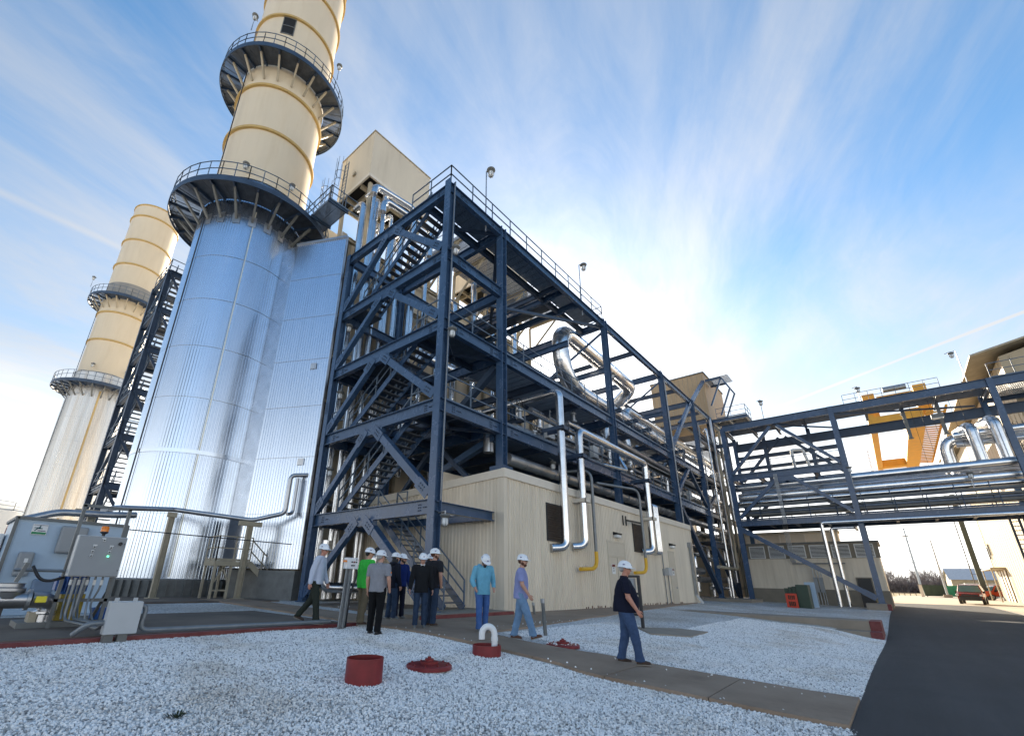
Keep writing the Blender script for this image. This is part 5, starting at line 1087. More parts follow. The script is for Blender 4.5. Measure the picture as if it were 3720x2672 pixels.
skip(111, -2.9, 2.5, 2, 1.75, greend, 'dark green skip in the far yard'); skip(111, -5.6, 1.9, 2, 1.7, greenb, 'bright green skip beside the dark green one'); skip(112, -8.1, 1.8, 2, 1.3, redp, 'dark red low skip in the far yard'); skip(118, -8.6, 3.5, 2, 2.2, greyl, 'pale grey container behind the red skip')
t = thing('gate_post', (108.8, -2.6, .75), 'pale square post left of the dark green skip', 'post'); MB().box((108.8, -2.75, .7), (109.1, -2.35, 2.6)).o('post', fasc, t); MB().box((108.75, -2.8, 2.6), (109.15, -2.3, 2.7)).o('cap', concl, t)
fn = thing('low_fence', (115, 2, .8), 'low pale fence along the far edge of the yard', 'fence')
for y in frange(-2, 30, .8): MB().bar((125, y, .7), (125, y, 1.35), .12, .12).o('fence_post', concl, fn)
MB().bar((125, -2, 1.25), (125, 30, 1.25), .08, .16).o('fence_rail', concl, fn)
def trees():
    rn = random.Random(5); mb = MB()
    def br_(p, d, l, r, k):
        q = p+d*l; mb.tube([p, q], r, 3, False, rs=[r, r*.6])
        if k == 0: return
        for i in range(3 if k > 1 else 4):
            a = Vector((rn.uniform(-1, 1), rn.uniform(-1, 1), rn.uniform(.1, .9))).normalized(); br_(p+d*l*rn.uniform(.45, 1), (d*.75+a*.8).normalized(), l*rn.uniform(.5, .75), r*.55, k-1)
    for i in range(330):
        y = rn.uniform(-40, 75); x = rn.uniform(268, 330); h = rn.uniform(8, 14)
        br_(Vector((x, y, .6)), Vector((rn.uniform(-.1, .1), rn.uniform(-.1, .1), 1)).normalized(), h*.42, .22, 4)
    for i in range(700):
        y = rn.uniform(-45, 80); x = rn.uniform(262, 275)
        for j in range(5): d = Vector((rn.uniform(-.6, .6), rn.uniform(-.9, .9), 1)).normalized(); br_(Vector((x, y, .5)), d, rn.uniform(1.5, 3.8), .11, 2)
    tag(mb.o('winter_wood', mat('bare_twigs', (.19, .155, .145), .9, 0, .25, .2)), 'distant belt of bare winter trees on the horizon', 'wood', kind='stuff')
trees()
# vehicles
def car(x, y, az, label, body, kind, s=1.):
    t = thing(kind, (0, 0, 0), label, kind.split('_')[-1], None); OFF[t.name] = Vector((0,0,0))
    L_, W_, H_ = 4.9, 1.9, 1.85
    pr_ = [(-2.4, .45), (-2.45, 1.0), (-1.35, 1.14), (-.80, 1.86), (1.9, 1.93), (2.35, 1.15), (2.42, .5)]      # side outline, front is -y
    def loft(sec):
        mb = MB(); n = len(sec)
        ws = [W_*.47, W_*.5, W_*.49, W_*.40, W_*.39, W_*.47, W_*.47]
        vs = [(-ws[i], a, b) for i, (a, b) in enumerate(sec)]+[(ws[i], a, b) for i, (a, b) in enumerate(sec)]
        return mb.add(vs, [tuple(range(n)), tuple(range(2*n-1, n-1, -1))]+[(i, i+n, (i+1)%n+n, (i+1)%n) for i in range(n)])
    b = loft(pr_).o('body', body, t, 20, bev=.06)
    MB().add([(-.84, -1.39, 1.16), (.84, -1.39, 1.16), (.70, -.87, 1.82), (-.70, -.87, 1.82)], [(0,1,2,3)]).o('windscreen', mat('screen_glass', (.12, .2, .19), .08, 0, .1, 2), t)
    for s_ in (-1, 1):
        MB().add([(s_*.935, -1.12, 1.18), (s_*.935, 1.9, 1.2), (s_*.785, 1.75, 1.80), (s_*.785, -.74, 1.78)], [(0,1,2,3) if s_ > 0 else (3,2,1,0)]).o('side_glass', glassd, t)
        MB().box((s_*.86-.16, -2.5, .78), (s_*.86+.06, -2.38, .95)).o('headlight', lampglass, t); MB().box((s_*1.0-.08, -1.15, 1.05), (s_*1.0+.1, -.95, 1.25)).o('mirror', blackp, t)
        for yy in (-1.5, 1.5):
            w_ = MB().tube([(s_*.72, yy, .36), (s_*.95, yy, .36)], .36, 16).o('wheel', blackp, t, 40); MB().tube([(s_*.94, yy, .36), (s_*.965, yy, .36)], .2, 10).o('rim', galv, w_)
    MB().box((-.8, -2.52, .35), (.8, -2.40, .75)).o('bumper', blackp, t, bev=.03); MB().box((-.6, -2.50, .78), (.6, -2.42, .94)).o('grille', blackp, t)
    for s_ in (-.55, .55): MB().bar((s_, -.5, 1.84), (s_, 1.6, 1.88), .05, .05).o('roof_bar', blackp, t)
    t.location = (x, y, g(x, y)+.01); t.rotation_euler = (0, 0, R(-az)); t.scale = (s, s, s); return t
redcar = mat('red_car_paint', (.22, .02, .012), .25, 0, .04, 2, spec=.6); orcar = mat('orange_red_car_paint', (.45, .06, .02), .25, 0, .04, 2)
car(70.5, -5.3, 98, 'red truck facing the camera at the end of the road', redcar, 'parked_truck', .97)
car(96, -12.0+1.9, 160, 'orange red car half hidden behind the truck', orcar, 'parked_car')
# second stair tower left of the big stack, a storage tank at the far left
st2 = thing('far_stair_tower', (5.3, 33.6, .6), 'dark steel stair tower squeezed between the two stacks', 'stairs')
for x in (5.35, 8.5):
    for y in (33.6, 37.2): colm(x, y, .66, 21.6, st2, navyd, .3)
for i, z in enumerate(frange(3.4, 21.4, 3.0)):
    for y in (33.6, 37.2): beam((5.35, y, z), (8.5, y, z), st2, .4, .2, navyd)
    for x in (5.35, 8.5): beam((x, 33.6, z), (x, 37.2, z), st2, .4, .2, navyd)
    brace((5.35, 33.6, z), (5.35, 37.2, z-2.8), st2, .08, navyd); brace((5.35, 33.6, z), (7.2, 33.6, z-2.8), st2, .08, navyd)
    if i < 6: flight(37, z, 33.9, z+3, 5.8, 6.7, st2, 12, navyd); gratingmb(5.4, 7, 36.2, 37.2, z+.05, 'x', .1).o('floor_grating', grate, st2)
    rail([(5.3, 37.2, z), (5.3, 33.6, z), (7, 33.6, z)], 1.1, 1.2).o('guard_rail', railm, st2)
tk = thing('storage_tank', (-3, 95, .7), 'pale storage tank with a railed roof at the far left', 'tank')
MB().lathe([(14, .7), (14, 9.2), (13.2, 10.2), (8, 11.6), (0, 12.2)], (-3.0, 100, 0), 64).o('shell', mat('white_tank_paint', (.62, .62, .60), .5, 0, .05, .5), tk, 30)
rail([(-3.0+14*math.cos(a), 100+14*math.sin(a), 9.3) for a in [2*math.pi*i/40 for i in range(41)]], 1.1, 3, .03).o('roof_rail', railm, tk)

# ------------------------------------------------------------------ left foreground equipment
SZ = .572                                                           # top of the equipment slab
ct = thing('analyser_shelter', (2.2, 17, SZ), 'pale blue equipment shelter with a company plate behind the control panel', 'shelter')
MB().box((1.12, 16.45, SZ), (3.42, 18.9, 2.86)).o('wall', ltblue, ct, bev=.02)
mb = MB()
for a, b in (((1.10, 16.43, SZ), (1.10, 16.43, 2.9)), ((3.44, 16.43, SZ), (3.44, 16.43, 2.9)), ((1.10, 16.43, 2.88), (3.44, 16.43, 2.88)), ((1.10, 16.43, 2.88), (1.10, 18.9, 2.88))): mb.bar(a, b, .07, .07)
mb.o('corner_trim', greyst, ct)
pl_ = MB().box((1.43, 16.42, 2.49), (1.73, 16.447, 2.75)).o('company_plate', whitep, ct)
teal = mat('teal_logo', (.01, .10, .12), .5, 0, .05, 4); navyt = mat('navy_lettering', (.01, .02, .12), .5, 0, .05, 4); logog = mat('green_logo_band', (.02, .22, .09), .5, 0, .05, 4)
MB().box((1.44, 16.414, 2.50), (1.72, 16.4195, 2.555)).o('green_band', logog, pl_)
mb = MB()
for a, b in (((1.47, 2.655), (1.59, 2.66)), ((1.55, 2.64), (1.63, 2.645)), ((1.56, 2.655), (1.585, 2.72)), ((1.545, 2.66), (1.485, 2.58))): mb.bar((a[0], 16.416, a[1]), (b[0], 16.416, b[1]), .008, .022)
mb.o('star_emblem', teal, pl_); MB().box((1.545, 16.414, 2.578), (1.70, 16.4195, 2.598)).o('name_line', navyt, pl_); MB().box((1.45, 16.414, 2.722), (1.72, 16.4195, 2.73)).o('top_line', navyt, pl_)
for x0, x1, z0, z1, m in ((1.99, 2.56, 2.06, 2.75, greyp), (1.34, 1.64, 1.48, 2.06, greyp), (1.77, 2.2, 1.08, 1.42, bluep)):
    h_ = MB().box((x0, 16.25, z0), (x1, 16.447, z1)).o('hooded_vent' if m is greyp else 'blue_hatch', m if m is greyp else mat('slate_blue', (.14, .2, .29), .5), ct, bev=.05)
MB().box((1.47, 16.235, 1.80), (1.54, 16.249, 1.9)).o('white_label', whitep, ct)
one('rear_lamp', MB().box((1.14, 19.2, 2.78), (1.26, 19.5, 2.92)).box((1.13, 19.3, 2.62), (1.2, 19.45, 2.78)), redp, 'small red lamp at the far left behind the shelter', 'lamp')
t = thing('white_cabinet', (.9, 18, SZ), 'white cabinet at the left edge behind the shelter', 'cabinet'); MB().box((.62, 18.2, SZ), (1.08, 19.6, 2.55)).o('wall', whitep, t, bev=.02); MB().box((.6, 18.18, 2.1), (.9, 18.198, 2.5)).o('vent', greyl, t)
# control panel on a strut frame
cp = thing('control_panel', (2.2, 12.5, SZ), 'grey control panel with push buttons and amber beacon on a strut frame', 'control panel')
for x in (1.80, 2.60): MB().bar((x, 12.62, SZ), (x, 12.62, 2.95), .06, .06).o('frame_post', greyst, cp)
for z in (2.94, 1.07): MB().bar((1.77, 12.62, z), (2.63, 12.62, z), .06, .06).o('frame_rail', greyst, cp)
MB().bar((1.80, 12.62, 1.25), (1.80, 13.5, SZ), .05, .05).o('frame_strut', greyst, cp); MB().bar((2.60, 12.62, 1.25), (2.60, 13.5, SZ), .05, .05).o('frame_strut', greyst, cp)
en = MB().box((1.81, 12.30, 1.52), (2.63, 12.585, 2.32)).o('enclosure', greyl, cp, bev=.012)
MB().box((1.825, 12.28, 1.535), (2.615, 12.3, 2.305)).o('door', greyp, en, bev=.006)
for x, z in ((2.23, 2.24), (2.10, 2.10), (2.09, 2.01), (2.085, 1.925), (2.38, 2.10), (2.37, 2.01), (2.365, 1.925)):
    b_ = MB().box((x-.022, 12.268, z-.022), (x+.022, 12.279, z+.022)).o('push_button', whitep, en); MB().tube([(x, 12.268, z-.002), (x, 12.245, z-.002)], .014, 10).o('button_cap', greenled if (x, z) == (2.365, 1.925) else blackp, b_)
for x, z in ((2.22, 2.275), (2.105, 2.135), (2.385, 2.135)): MB().box((x-.035, 12.272, z-.008), (x+.035, 12.279, z+.008)).o('name_tag', whitep, en)
MB().tube([(2.52, 12.28, 2.185), (2.52, 12.24, 2.185)], .035, 12).o('rotary_handle', blackp, en); MB().box((2.508, 12.225, 2.14), (2.532, 12.238, 2.22)).o('handle_bar', blackp, en)
for z in (2.18, 1.65): MB().tube([(2.595, 12.28, z), (2.595, 12.27, z)], .01, 8).o('door_screw', blackp, en)
bc = MB().lathe([(0, 2.33), (.03, 2.33), (.03, 2.37), (.075, 2.40), (.075, 2.42), (0, 2.42)], (2.22, 12.45, 0), 14).o('beacon_base', blackp, cp, 40); MB().lathe([(.07, 2.42), (.072, 2.50), (.06, 2.53), (0, 2.535)], (2.22, 12.45, 0), 14).o('beacon_lens', orange, bc, 40)
for i, (x, z1) in enumerate(((1.92, .75), (2.05, .7), (2.18, .72), (2.3, .66), (2.42, .7))):
    MB().tube(path([(x, 12.45, 1.52), (x, 12.45, 1.3), (x-.02*i, 12.5-.25*(i%2), 1.0), (x-.02, 12.2, z1)], .12), .019, 8).o('flexible_conduit', conduit, cp, 50); MB().tube([(x, 12.45, 1.36), (x, 12.45, 1.46)], .027, 8).o('white_sleeve', whitep, cp)
for pts in ([(1.96, 12.3, 1.5), (1.96, 12.3, .72), (2.2, 11.4, .68), (2.2, 10.6, .68), (2.25, 10.3, .9)], [(2.1, 12.3, 1.5), (2.08, 12.3, .74), (2.36, 11.4, .7), (2.4, 10.7, .7), (2.4, 10.35, .8)]): MB().tube(path(pts, .18), .03, 8).o('floor_conduit', conduit, cp, 50)
MB().tube(path([(1.8, 12.6, 1.62), (1.4, 12.65, 1.62), (1.05, 12.7, 1.62)], .1), .03, 8).o('side_conduit', conduit, cp); MB().tube(path([(1.82, 12.6, 1.5), (1.5, 12.6, 1.38), (1.3, 12.65, 1.7)], .2), .028, 8).o('side_hose', blackp, cp, True)
jb = thing('junction_box', (2.44, 10.28, .5), 'light grey junction box on two short feet in front of the control panel', 'electrical box')
MB().box((2.2, 10.2, .62), (2.67, 10.42, 1.14)).o('enclosure', greyl, jb, bev=.012); MB().box((2.195, 10.185, .625), (2.675, 10.2, 1.135)).o('door', greyl, jb, bev=.008)
for x in (2.28, 2.55): MB().box((x-.03, 10.22, 1.13), (x+.03, 10.26, 1.2)).o('mounting_lug', greyl, jb)
for x in (2.3, 2.5): MB().box((x-.07, 10.25, .4), (x+.07, 10.4, .618)).o('foot', greyst, jb)
pipe([(2.66, 10.32, 1.06), (2.78, 10.32, 1.06), (2.74, 10.32, .66), (3.2, 10.32, .655), (6.6, 10.32, .64)], .04, 'grey conduit leaving the junction box along the red kerb', conduit, bend=.14, bands=False, name='conduit')
pipe([(2.22, 10.34, .8), (2.0, 10.34, .8), (1.85, 10.5, .62)], .045, 'short grey conduit left of the junction box', conduit, bend=.1, bands=False, name='conduit')
# pump set
pm = thing('pump', (1.3, 13.0, SZ), 'insulated pump suction with stainless casing at the left edge', 'pump')
MB().tube([(-.6, 12.8, 1.08), (1.38, 12.8, 1.08)], .155, 16).o('suction_pipe', alumd, pm, 50); MB().lathe([(.17, 1.1), (.2, 1.22), (.24, 1.24), (.24, 1.29), (.2, 1.31), (.2, 1.37), (.23, 1.38), (0, 1.39)], (1.1, 12.8, 0), 18).o('branch_flange', alumd, pm, 40)
MB().tube([(1.38, 12.8, 1.08), (1.44, 12.8, 1.08)], .19, 16).o('flange', galv, pm, 40); MB().tube(path([(1.44, 12.8, 1.08), (1.72, 12.85, 1.06), (1.76, 13.0, .8)], .12), .15, 14).o('pump_casing', alumd, pm, 50)
MB().lathe([(.16, .66), (.16, .80), (.2, .82), (.2, .86), (.12, .9), (.12, 1.0)], (1.72, 12.95, 0), 16).o('pump_foot', alum, pm, 40); MB().box((1.35, 12.7, SZ), (2.5, 13.7, .67)).o('base_plate', greyst, pm); MB().box((1.5, 12.8, .67), (1.62, 13.2, .85)).o('pedestal', beiged, pm)
MB().bar((1.12, 12.5, 1.4), (1.2, 12.5, 1.75), .09, .06).o('support_angle', greyst, pm); MB().bar((1.05, 12.8, SZ), (1.05, 12.8, .95), .1, .1).o('pipe_stand', blackp, pm)
one('yellow_tag_box', MB().box((1.49, 12.52, 1.035), (1.65, 12.6, 1.15)), mat('signal_yellow', (.75, .62, .02), .4), 'small bright yellow instrument box on the pump casing', 'instrument', bev=.008)
one('coupling_guard', MB().box((1.92, 13.0, .67), (2.32, 13.4, 1.17)).box((2.0, 12.99, .8), (2.2, 12.999, 1.1)), yelg, 'dull yellow coupling guard behind the panel legs', 'guard', bev=.02)
mo = thing('pump_motor', (2.1, 13.3, 1.2), 'blue upright pump motor half hidden by the control panel', 'motor')
MB().lathe([(.2, 1.17), (.22, 1.2), (.22, 1.55), (.17, 1.62), (.1, 1.78), (0, 1.8)], (2.08, 13.2, 0), 18).o('casing', bluep, mo, 40)
for i in range(18): a = i*math.pi/9; MB().obox((2.08+.24*math.cos(a), 13.2+.24*math.sin(a), 1.37), (.05, .012, .3), Matrix.Rotation(a, 3, 'Z')).o('cooling_fin', bluep, mo)
MB().box((1.78, 13.0, 1.25), (1.9, 13.3, 1.45)).o('terminal_box', bluep, mo)
one('blue_drum', MB().lathe([(0, .64), (.14, .64), (.15, .66), (.15, .86), (.13, .88), (0, .88)], (2.72, 13.5, 0), 16), bluep, 'small blue drum behind the control panel legs', 'drum', smooth=40)
# pipe rack along the stack with beige posts
def gpost(x, y, z0, z1, label, cap):
    t = thing('pipe_support', (x, y, z0), label, 'post', 'pipe support posts'); MB().ib((x, y, z0), (x, y, z1), .22, .2, .02).o('post', beiged, t); MB().box((x-.22, y-.22, z0), (x+.22, y+.22, z0+.03)).o('base_plate', beiged, t)
    MB().bar((x-cap, y+.02, z1+.1), (x+cap, y-.02, z1+.1), .18, .2).o('cross_head', beiged, t)
gpost(6.35, 23.3, .66, 3.95, 'grey green pipe support post in front of the nearer stack', .18); gpost(9.15, 21.8, .66, 3.75, 'pipe support post beside the beige stairs', .5); gpost(3.2, 20.6, .66, 3.45, 'pipe support post behind the control panel', .5)
pipe([(3.4, 20.2, 3.66), (4.1, 21.8, 3.95), (6.35, 23.3, 4.28), (9.2, 21.8, 4.02), (10.25, 20.9, 4.4), (10.25, 20.9, 6.2), (11.2, 20.6, 6.35)], .10, 'lagged pipe carried on posts past the foot of the stack', alumd, bend=.22)
pipe([(10.25, 20.7, 4.35), (10.55, 20.75, 4.4), (10.55, 20.75, 6.1)], .075, 'second lagged riser at the blue column', alumd, bend=.2)
pipe([(1.4, 19.6, 3.05), (2.2, 19.8, 3.4), (3.6, 20.2, 3.5), (4.4, 20.4, 3.6)], .11, 'lagged pipe bending behind the strut frame', alumd, bend=.25)
pipe([(3.9, 20.6, 3.1), (10.2, 19.7, 2.95)], .02, 'thin dark air line strung along the posts', blackp, bands=False, name='air_line', n=5)
# beige stairs up to the stack door
bs = thing('access_stairs', (8.5, 22.4, .66), 'beige steel stairs and platform in front of the stack door', 'stairs')
gratingmb(8.05, 9.55, 22.0, 23.2, 2.2, 'x', .09).o('platform', beiged, bs)
mb = MB()
for y in (22.0, 23.2): mb.bar((8.05, y, 2.1), (9.55, y, 2.1), .08, .2)
mb.bar((8.05, 22, 2.1), (8.05, 23.2, 2.1), .08, .2); mb.o('platform_frame', beiged, bs)
for x in (8.1, 8.75):
    for y in (22.05, 23.15): MB().bar((x, y, .66), (x, y, 2.05), .09, .09).o('leg', beiged, bs)
for a, b in (((8.1, 22.05, 1.25), (8.5, 22.05, 2.0)), ((8.75, 22.05, 1.25), (8.4, 22.05, 2.0)), ((8.1, 22.05, 1.0), (8.75, 22.05, 1.0))): MB().bar(a, b, .06, .06).o('knee_brace', beiged, bs)
F = MB()
for y in (22.0, 22.95): F.bar((9.5, y, 2.15), (11.15, y, .72), .05, .24)
F = F.o('stair_flight', beiged, bs)
for i in range(6): u = (i+.5)/6; MB().box((9.5+1.65*u-.12, 22.03, 2.15-1.43*u), (9.5+1.65*u+.12, 22.92, 2.19-1.43*u)).o('tread', grate, F)
for y in (22.0, 22.95):
    mb = MB()
    for h in (.5, .98): mb.bar((9.5, y, 2.15+h), (11.15, y, .75+h), .045, .045)
    for u in (0, .35, .7, 1): mb.bar((9.5+1.65*u, y, 2.15-1.4*u), (9.5+1.65*u, y, 3.13-1.4*u), .045, .045)
    mb.o('handrail', beiged, F)
rail([(9.5, 22, 2.2), (8.05, 22, 2.2), (8.05, 23.2, 2.2)], 1.05, .75).o('guard_rail', beiged, bs)
MB().box((9.05, 23.9, 2.2), (9.9, 24.0, 4.2)).o('stack_door', mat('slate_door', (.10, .12, .15), .5), bs)
# ------------------------------------------------------------------ foreground small things
po = thing('push_button_post', (6.75, 10.05, .5), 'white push button station on a bundle of grey conduits at the kerb end', 'control station')
for i, (dx, dy) in enumerate(((-.09, 0), (-.03, .04), (.03, 0), (.09, .04))): MB().tube([(6.74+dx, 10.05+dy, g(6.7, 10)), (6.80+dx, 10.05+dy, 1.84)], .022, 8).o('conduit', conduit, po, 50)
MB().bar((6.78, 10.12, g(6.7, 10)), (6.82, 10.12, 1.95), .045, .045).o('strut_post', galv, po)
e_ = MB().box((6.64, 9.97, 1.82), (6.97, 10.10, 2.08)).o('button_box', white, po, bev=.012)
for x, z, m in ((6.79, 1.98, blackp), (6.85, 1.98, redp), (6.91, 1.98, greend), (6.79, 1.90, blackp), (6.85, 1.90, blackp), (6.91, 2.04, greyp)): MB().tube([(x, 9.97, z), (x, 9.945, z)], .018, 8).o('button', m, e_)
MB().lathe([(0, 0), (.05, 0), (.05, .03), (.03, .05), (0, .05)], (6.60, 9.98, 1.97), 12).o('orange_knob', orange, e_, 40)
MB().tube(path([(6.98, 10.05, 1.85), (7.04, 10.05, 1.7), (6.9, 10.08, 1.2), (6.86, 10.08, .5)], .15), .025, 8).o('flexible_hose', blackp, po, True)
for z in (.95, 1.4): MB().box((6.62, 10.08, z), (6.94, 10.11, z+.03)).o('strap', galv, po)
def riser(x, y, r, h, label):
    z = g(x, y); t = thing('red_riser', (x, y, z), label, 'pipe', 'open red manhole risers')
    MB().lathe([(r, -.2), (r, h), (r-.018, h), (r-.018, -.2)], (x, y, z), 40).o('collar', redp, t, 40); MB().lathe([(r-.02, -.02), (0, -.02)], (x, y, z), 40).o('bottom', dark, t); return t
riser(4.28, 5.72, .25, .29, 'large open red riser pipe standing in the gravel'); riser(7.22, 6.0, .265, .17, 'short open red riser with the white gooseneck vent')
t = thing('vent_pipe', (7.3, 6.12, .35), 'white plastic gooseneck vent pipe rising from the short red riser', 'pipe')
V_ = Vector((.667, -.745, 0)); b0 = Vector((7.40, 5.96, .2)); top = .86
pts = [b0, b0+Vector((0, 0, .42))]+[b0-V_*.12+V_*(.12*math.cos(a))+Vector((0, 0, .46+.14*math.sin(a))) for a in [R(10*i) for i in range(0, 19)]]+[b0-V_*.24+Vector((0, 0, .38))]
MB().tube(pts, .058, 16).o('pipe', white, t, 50); MB().tube([b0+Vector((0, 0, .36)), b0+Vector((0, 0, .42))], .066, 16).o('coupling', white, t, 40)
def lid(x, y, r, label, chips):
    z = g(x, y); t = thing('manhole_lid', (x, y, z), label, 'manhole cover', 'red manhole lids')
    MB().lathe([(r, -.02), (r, .03), (r-.02, .045), (0, .06)], (x, y, z), 40).o('plate', redp, t, 30); MB().lathe([(.14, .05), (.14, .085), (.07, .09), (.07, .12), (.03, .125), (.03, .15), (0, .15)], (x, y, z), 16).o('boss', redp, t, 40)
    for i in range(10): a = i*math.pi/5; MB().tube([(x+(r-.05)*math.cos(a), y+(r-.05)*math.sin(a), z+.03), (x+(r-.05)*math.cos(a), y+(r-.05)*math.sin(a), z+.065)], .015, 6).o('bolt', redp, t)
    if chips:
        rn = random.Random(2); mb = MB()
        for i in range(50): a, q = rn.uniform(0, 6.28), r*rn.uniform(.45, .95); mb.sph((x+q*math.cos(a), y+q*math.sin(a), z+.052), rn.uniform(.008, .017), 5, 4)
        tag(mb.o('stray_pebbles', pebble, t), kind='stuff')
lid(5.62, 5.85, .36, 'red bolted manhole lid lying in the open gravel', False); lid(9.55, 5.78, .36, 'red manhole lid sprinkled with pebbles beside the walk', True)
for x, y, h, l in ((10.36, 6.74, .83, 'taller grey stub pipe standing in the gravel by the walk'), (15.0, 10.2, .42, 'short grey stub pipe at the foot of the ribbed wall')):
    t = thing('stub_post', (x, y, g(x, y)), l, 'post', 'grey stub posts'); MB().tube([(x, y, g(x, y)-.1), (x-.05, y+.03, g(x, y)+h)], .045, 10).o('pipe', greyst, t, 50); MB().tube([(x-.05, y+.03, g(x, y)+h-.09), (x-.05, y+.03, g(x, y)+h+.01)], .052, 10).o('cap', galv, t, 50)
t = thing('strut_stand', (14.67, 6.2, .3), 'dark steel strut stand behind the man in the navy polo', 'stand')
for y in (6.07, 6.55): MB().bar((14.67, y, .3), (14.67, y, 1.88), .08, .08).o('post', blackp, t)
for z in (1.85, .75, 1.35): MB().bar((14.67, 6.07, z), (14.67, 6.55, z), .07, .07).o('rail', blackp, t)
MB().box((14.6, 6.2, 1.45), (14.75, 6.5, 1.8)).o('device', greyp, t); MB().box((14.55, 5.98, g(14.67, 6.1)), (14.79, 6.16, .36)).o('base_plate', blackp, t)
one('marker_stake', MB().bar((47.6, 1.2, .3), (47.4, 1.9, 1.5), .03, .03), yelg, 'thin leaning stake at the foot of the bridge column', 'stake')
# weeds in the near gravel
for x, y, s, l in ((.35, 4.1, .11, 'small dark weed tuft in the gravel at the lower left'), (2.0, 5.6, .08, 'tiny dry leaf patch in the gravel left of the large red riser'), (3.6, 3.6, .05, 'tiny dark sprig in the gravel near the bottom edge')):
    rn = random.Random(int(x*10)); mb = MB(); z = g(x, y)
    for i in range(40):
        a, q = rn.uniform(0, 6.28), rn.uniform(0, s); p = Vector((x+q*math.cos(a), y+q*math.sin(a), z)); d = Vector((math.cos(a)*rn.uniform(.2, 1), math.sin(a)*rn.uniform(.2, 1), rn.uniform(.2, .9)))*s*.7; w_ = Vector((-math.sin(a), math.cos(a), 0))*s*.12
        mb.add([p-w_*.5, p+w_*.5, p+d*.6+w_, p+d, p+d*.6-w_], [(0, 1, 2, 3, 4)])
    one('weed', mb, mat('weed_leaf', (.025, .035, .012), .8, 0, .4, 20), l, 'weed')

from mathutils import noise
# ------------------------------------------------------------------ people
skin = mat('skin', (.50, .27, .19), .5, 0, .07, 12); skin2 = mat('ruddy_skin', (.48, .22, .15), .5, 0, .08, 12)
def cloth(name, c, var=.12): return mat(name, c, .9, 0, var, 7, .55, 22, spec=.2)
helm = mat('white_hard_hat', (.82, .83, .84), .28, 0, .02, 4); hairb = mat('dark_brown_hair', (.03, .018, .012), .7, 0, .3, 30); hairr = mat('auburn_hair', (.09, .03, .014), .7, 0, .3, 30); hairg = mat('grey_hair', (.35, .34, .33), .7, 0, .2, 30); hairk = mat('black_hair', (.012, .01, .01), .6, 0, .3, 30)
lens = mat('safety_lens', (.03, .035, .04), .06, 0, .05, 3)
BLOBS = []
def capsule(mb, a, b, ra, rb, n=12):
    a, b = Vector(a), Vector(b); d = b-a; L_ = d.length; d = d/L_ if L_ > 1e-6 else Vector((0, 0, 1))
    pts, rs = [], []
    for i in range(4): t = R(90-30*i) ; pts.append(a-d*ra*math.sin(t)); rs.append(max(.001, ra*math.cos(t)))
    for i in range(4): t = R(30*i); pts.append(b+d*rb*math.sin(t)); rs.append(max(.001, rb*math.cos(t)))
    return mb.tube(pts, 1, n, True, rs)
def loft(mb, secs, n=20):                     # secs: (center, half width, half depth, right vec, forward vec)
    k = len(mb.v)
    for c, w_, d_, x, y in secs:
        for j in range(n):
            t = 2*math.pi*j/n; cx, sy = math.cos(t), math.sin(t); e = .8
            mb.v.append(tuple(Vector(c)+x*w_*math.copysign(abs(cx)**e, cx)+y*d_*math.copysign(abs(sy)**e, sy)))
    for i in range(len(secs)-1):
        for j in range(n): mb.f.append((k+i*n+j, k+i*n+(j+1)%n, k+(i+1)*n+(j+1)%n, k+(i+1)*n+j))
    mb.f.append(tuple(k+j for j in reversed(range(n)))); mb.f.append(tuple(k+(len(secs)-1)*n+j for j in range(n))); return mb
def blob(mb, name, m, par, vox, smooth=3):
    o = mb.o(name, m, par, True)
    r = o.modifiers.new('r', 'REMESH'); r.mode = 'VOXEL'; r.voxel_size = vox; r.use_smooth_shade = True
    s = o.modifiers.new('s', 'SMOOTH'); s.iterations = smooth; s.factor = .5
    BLOBS.append(o); return o
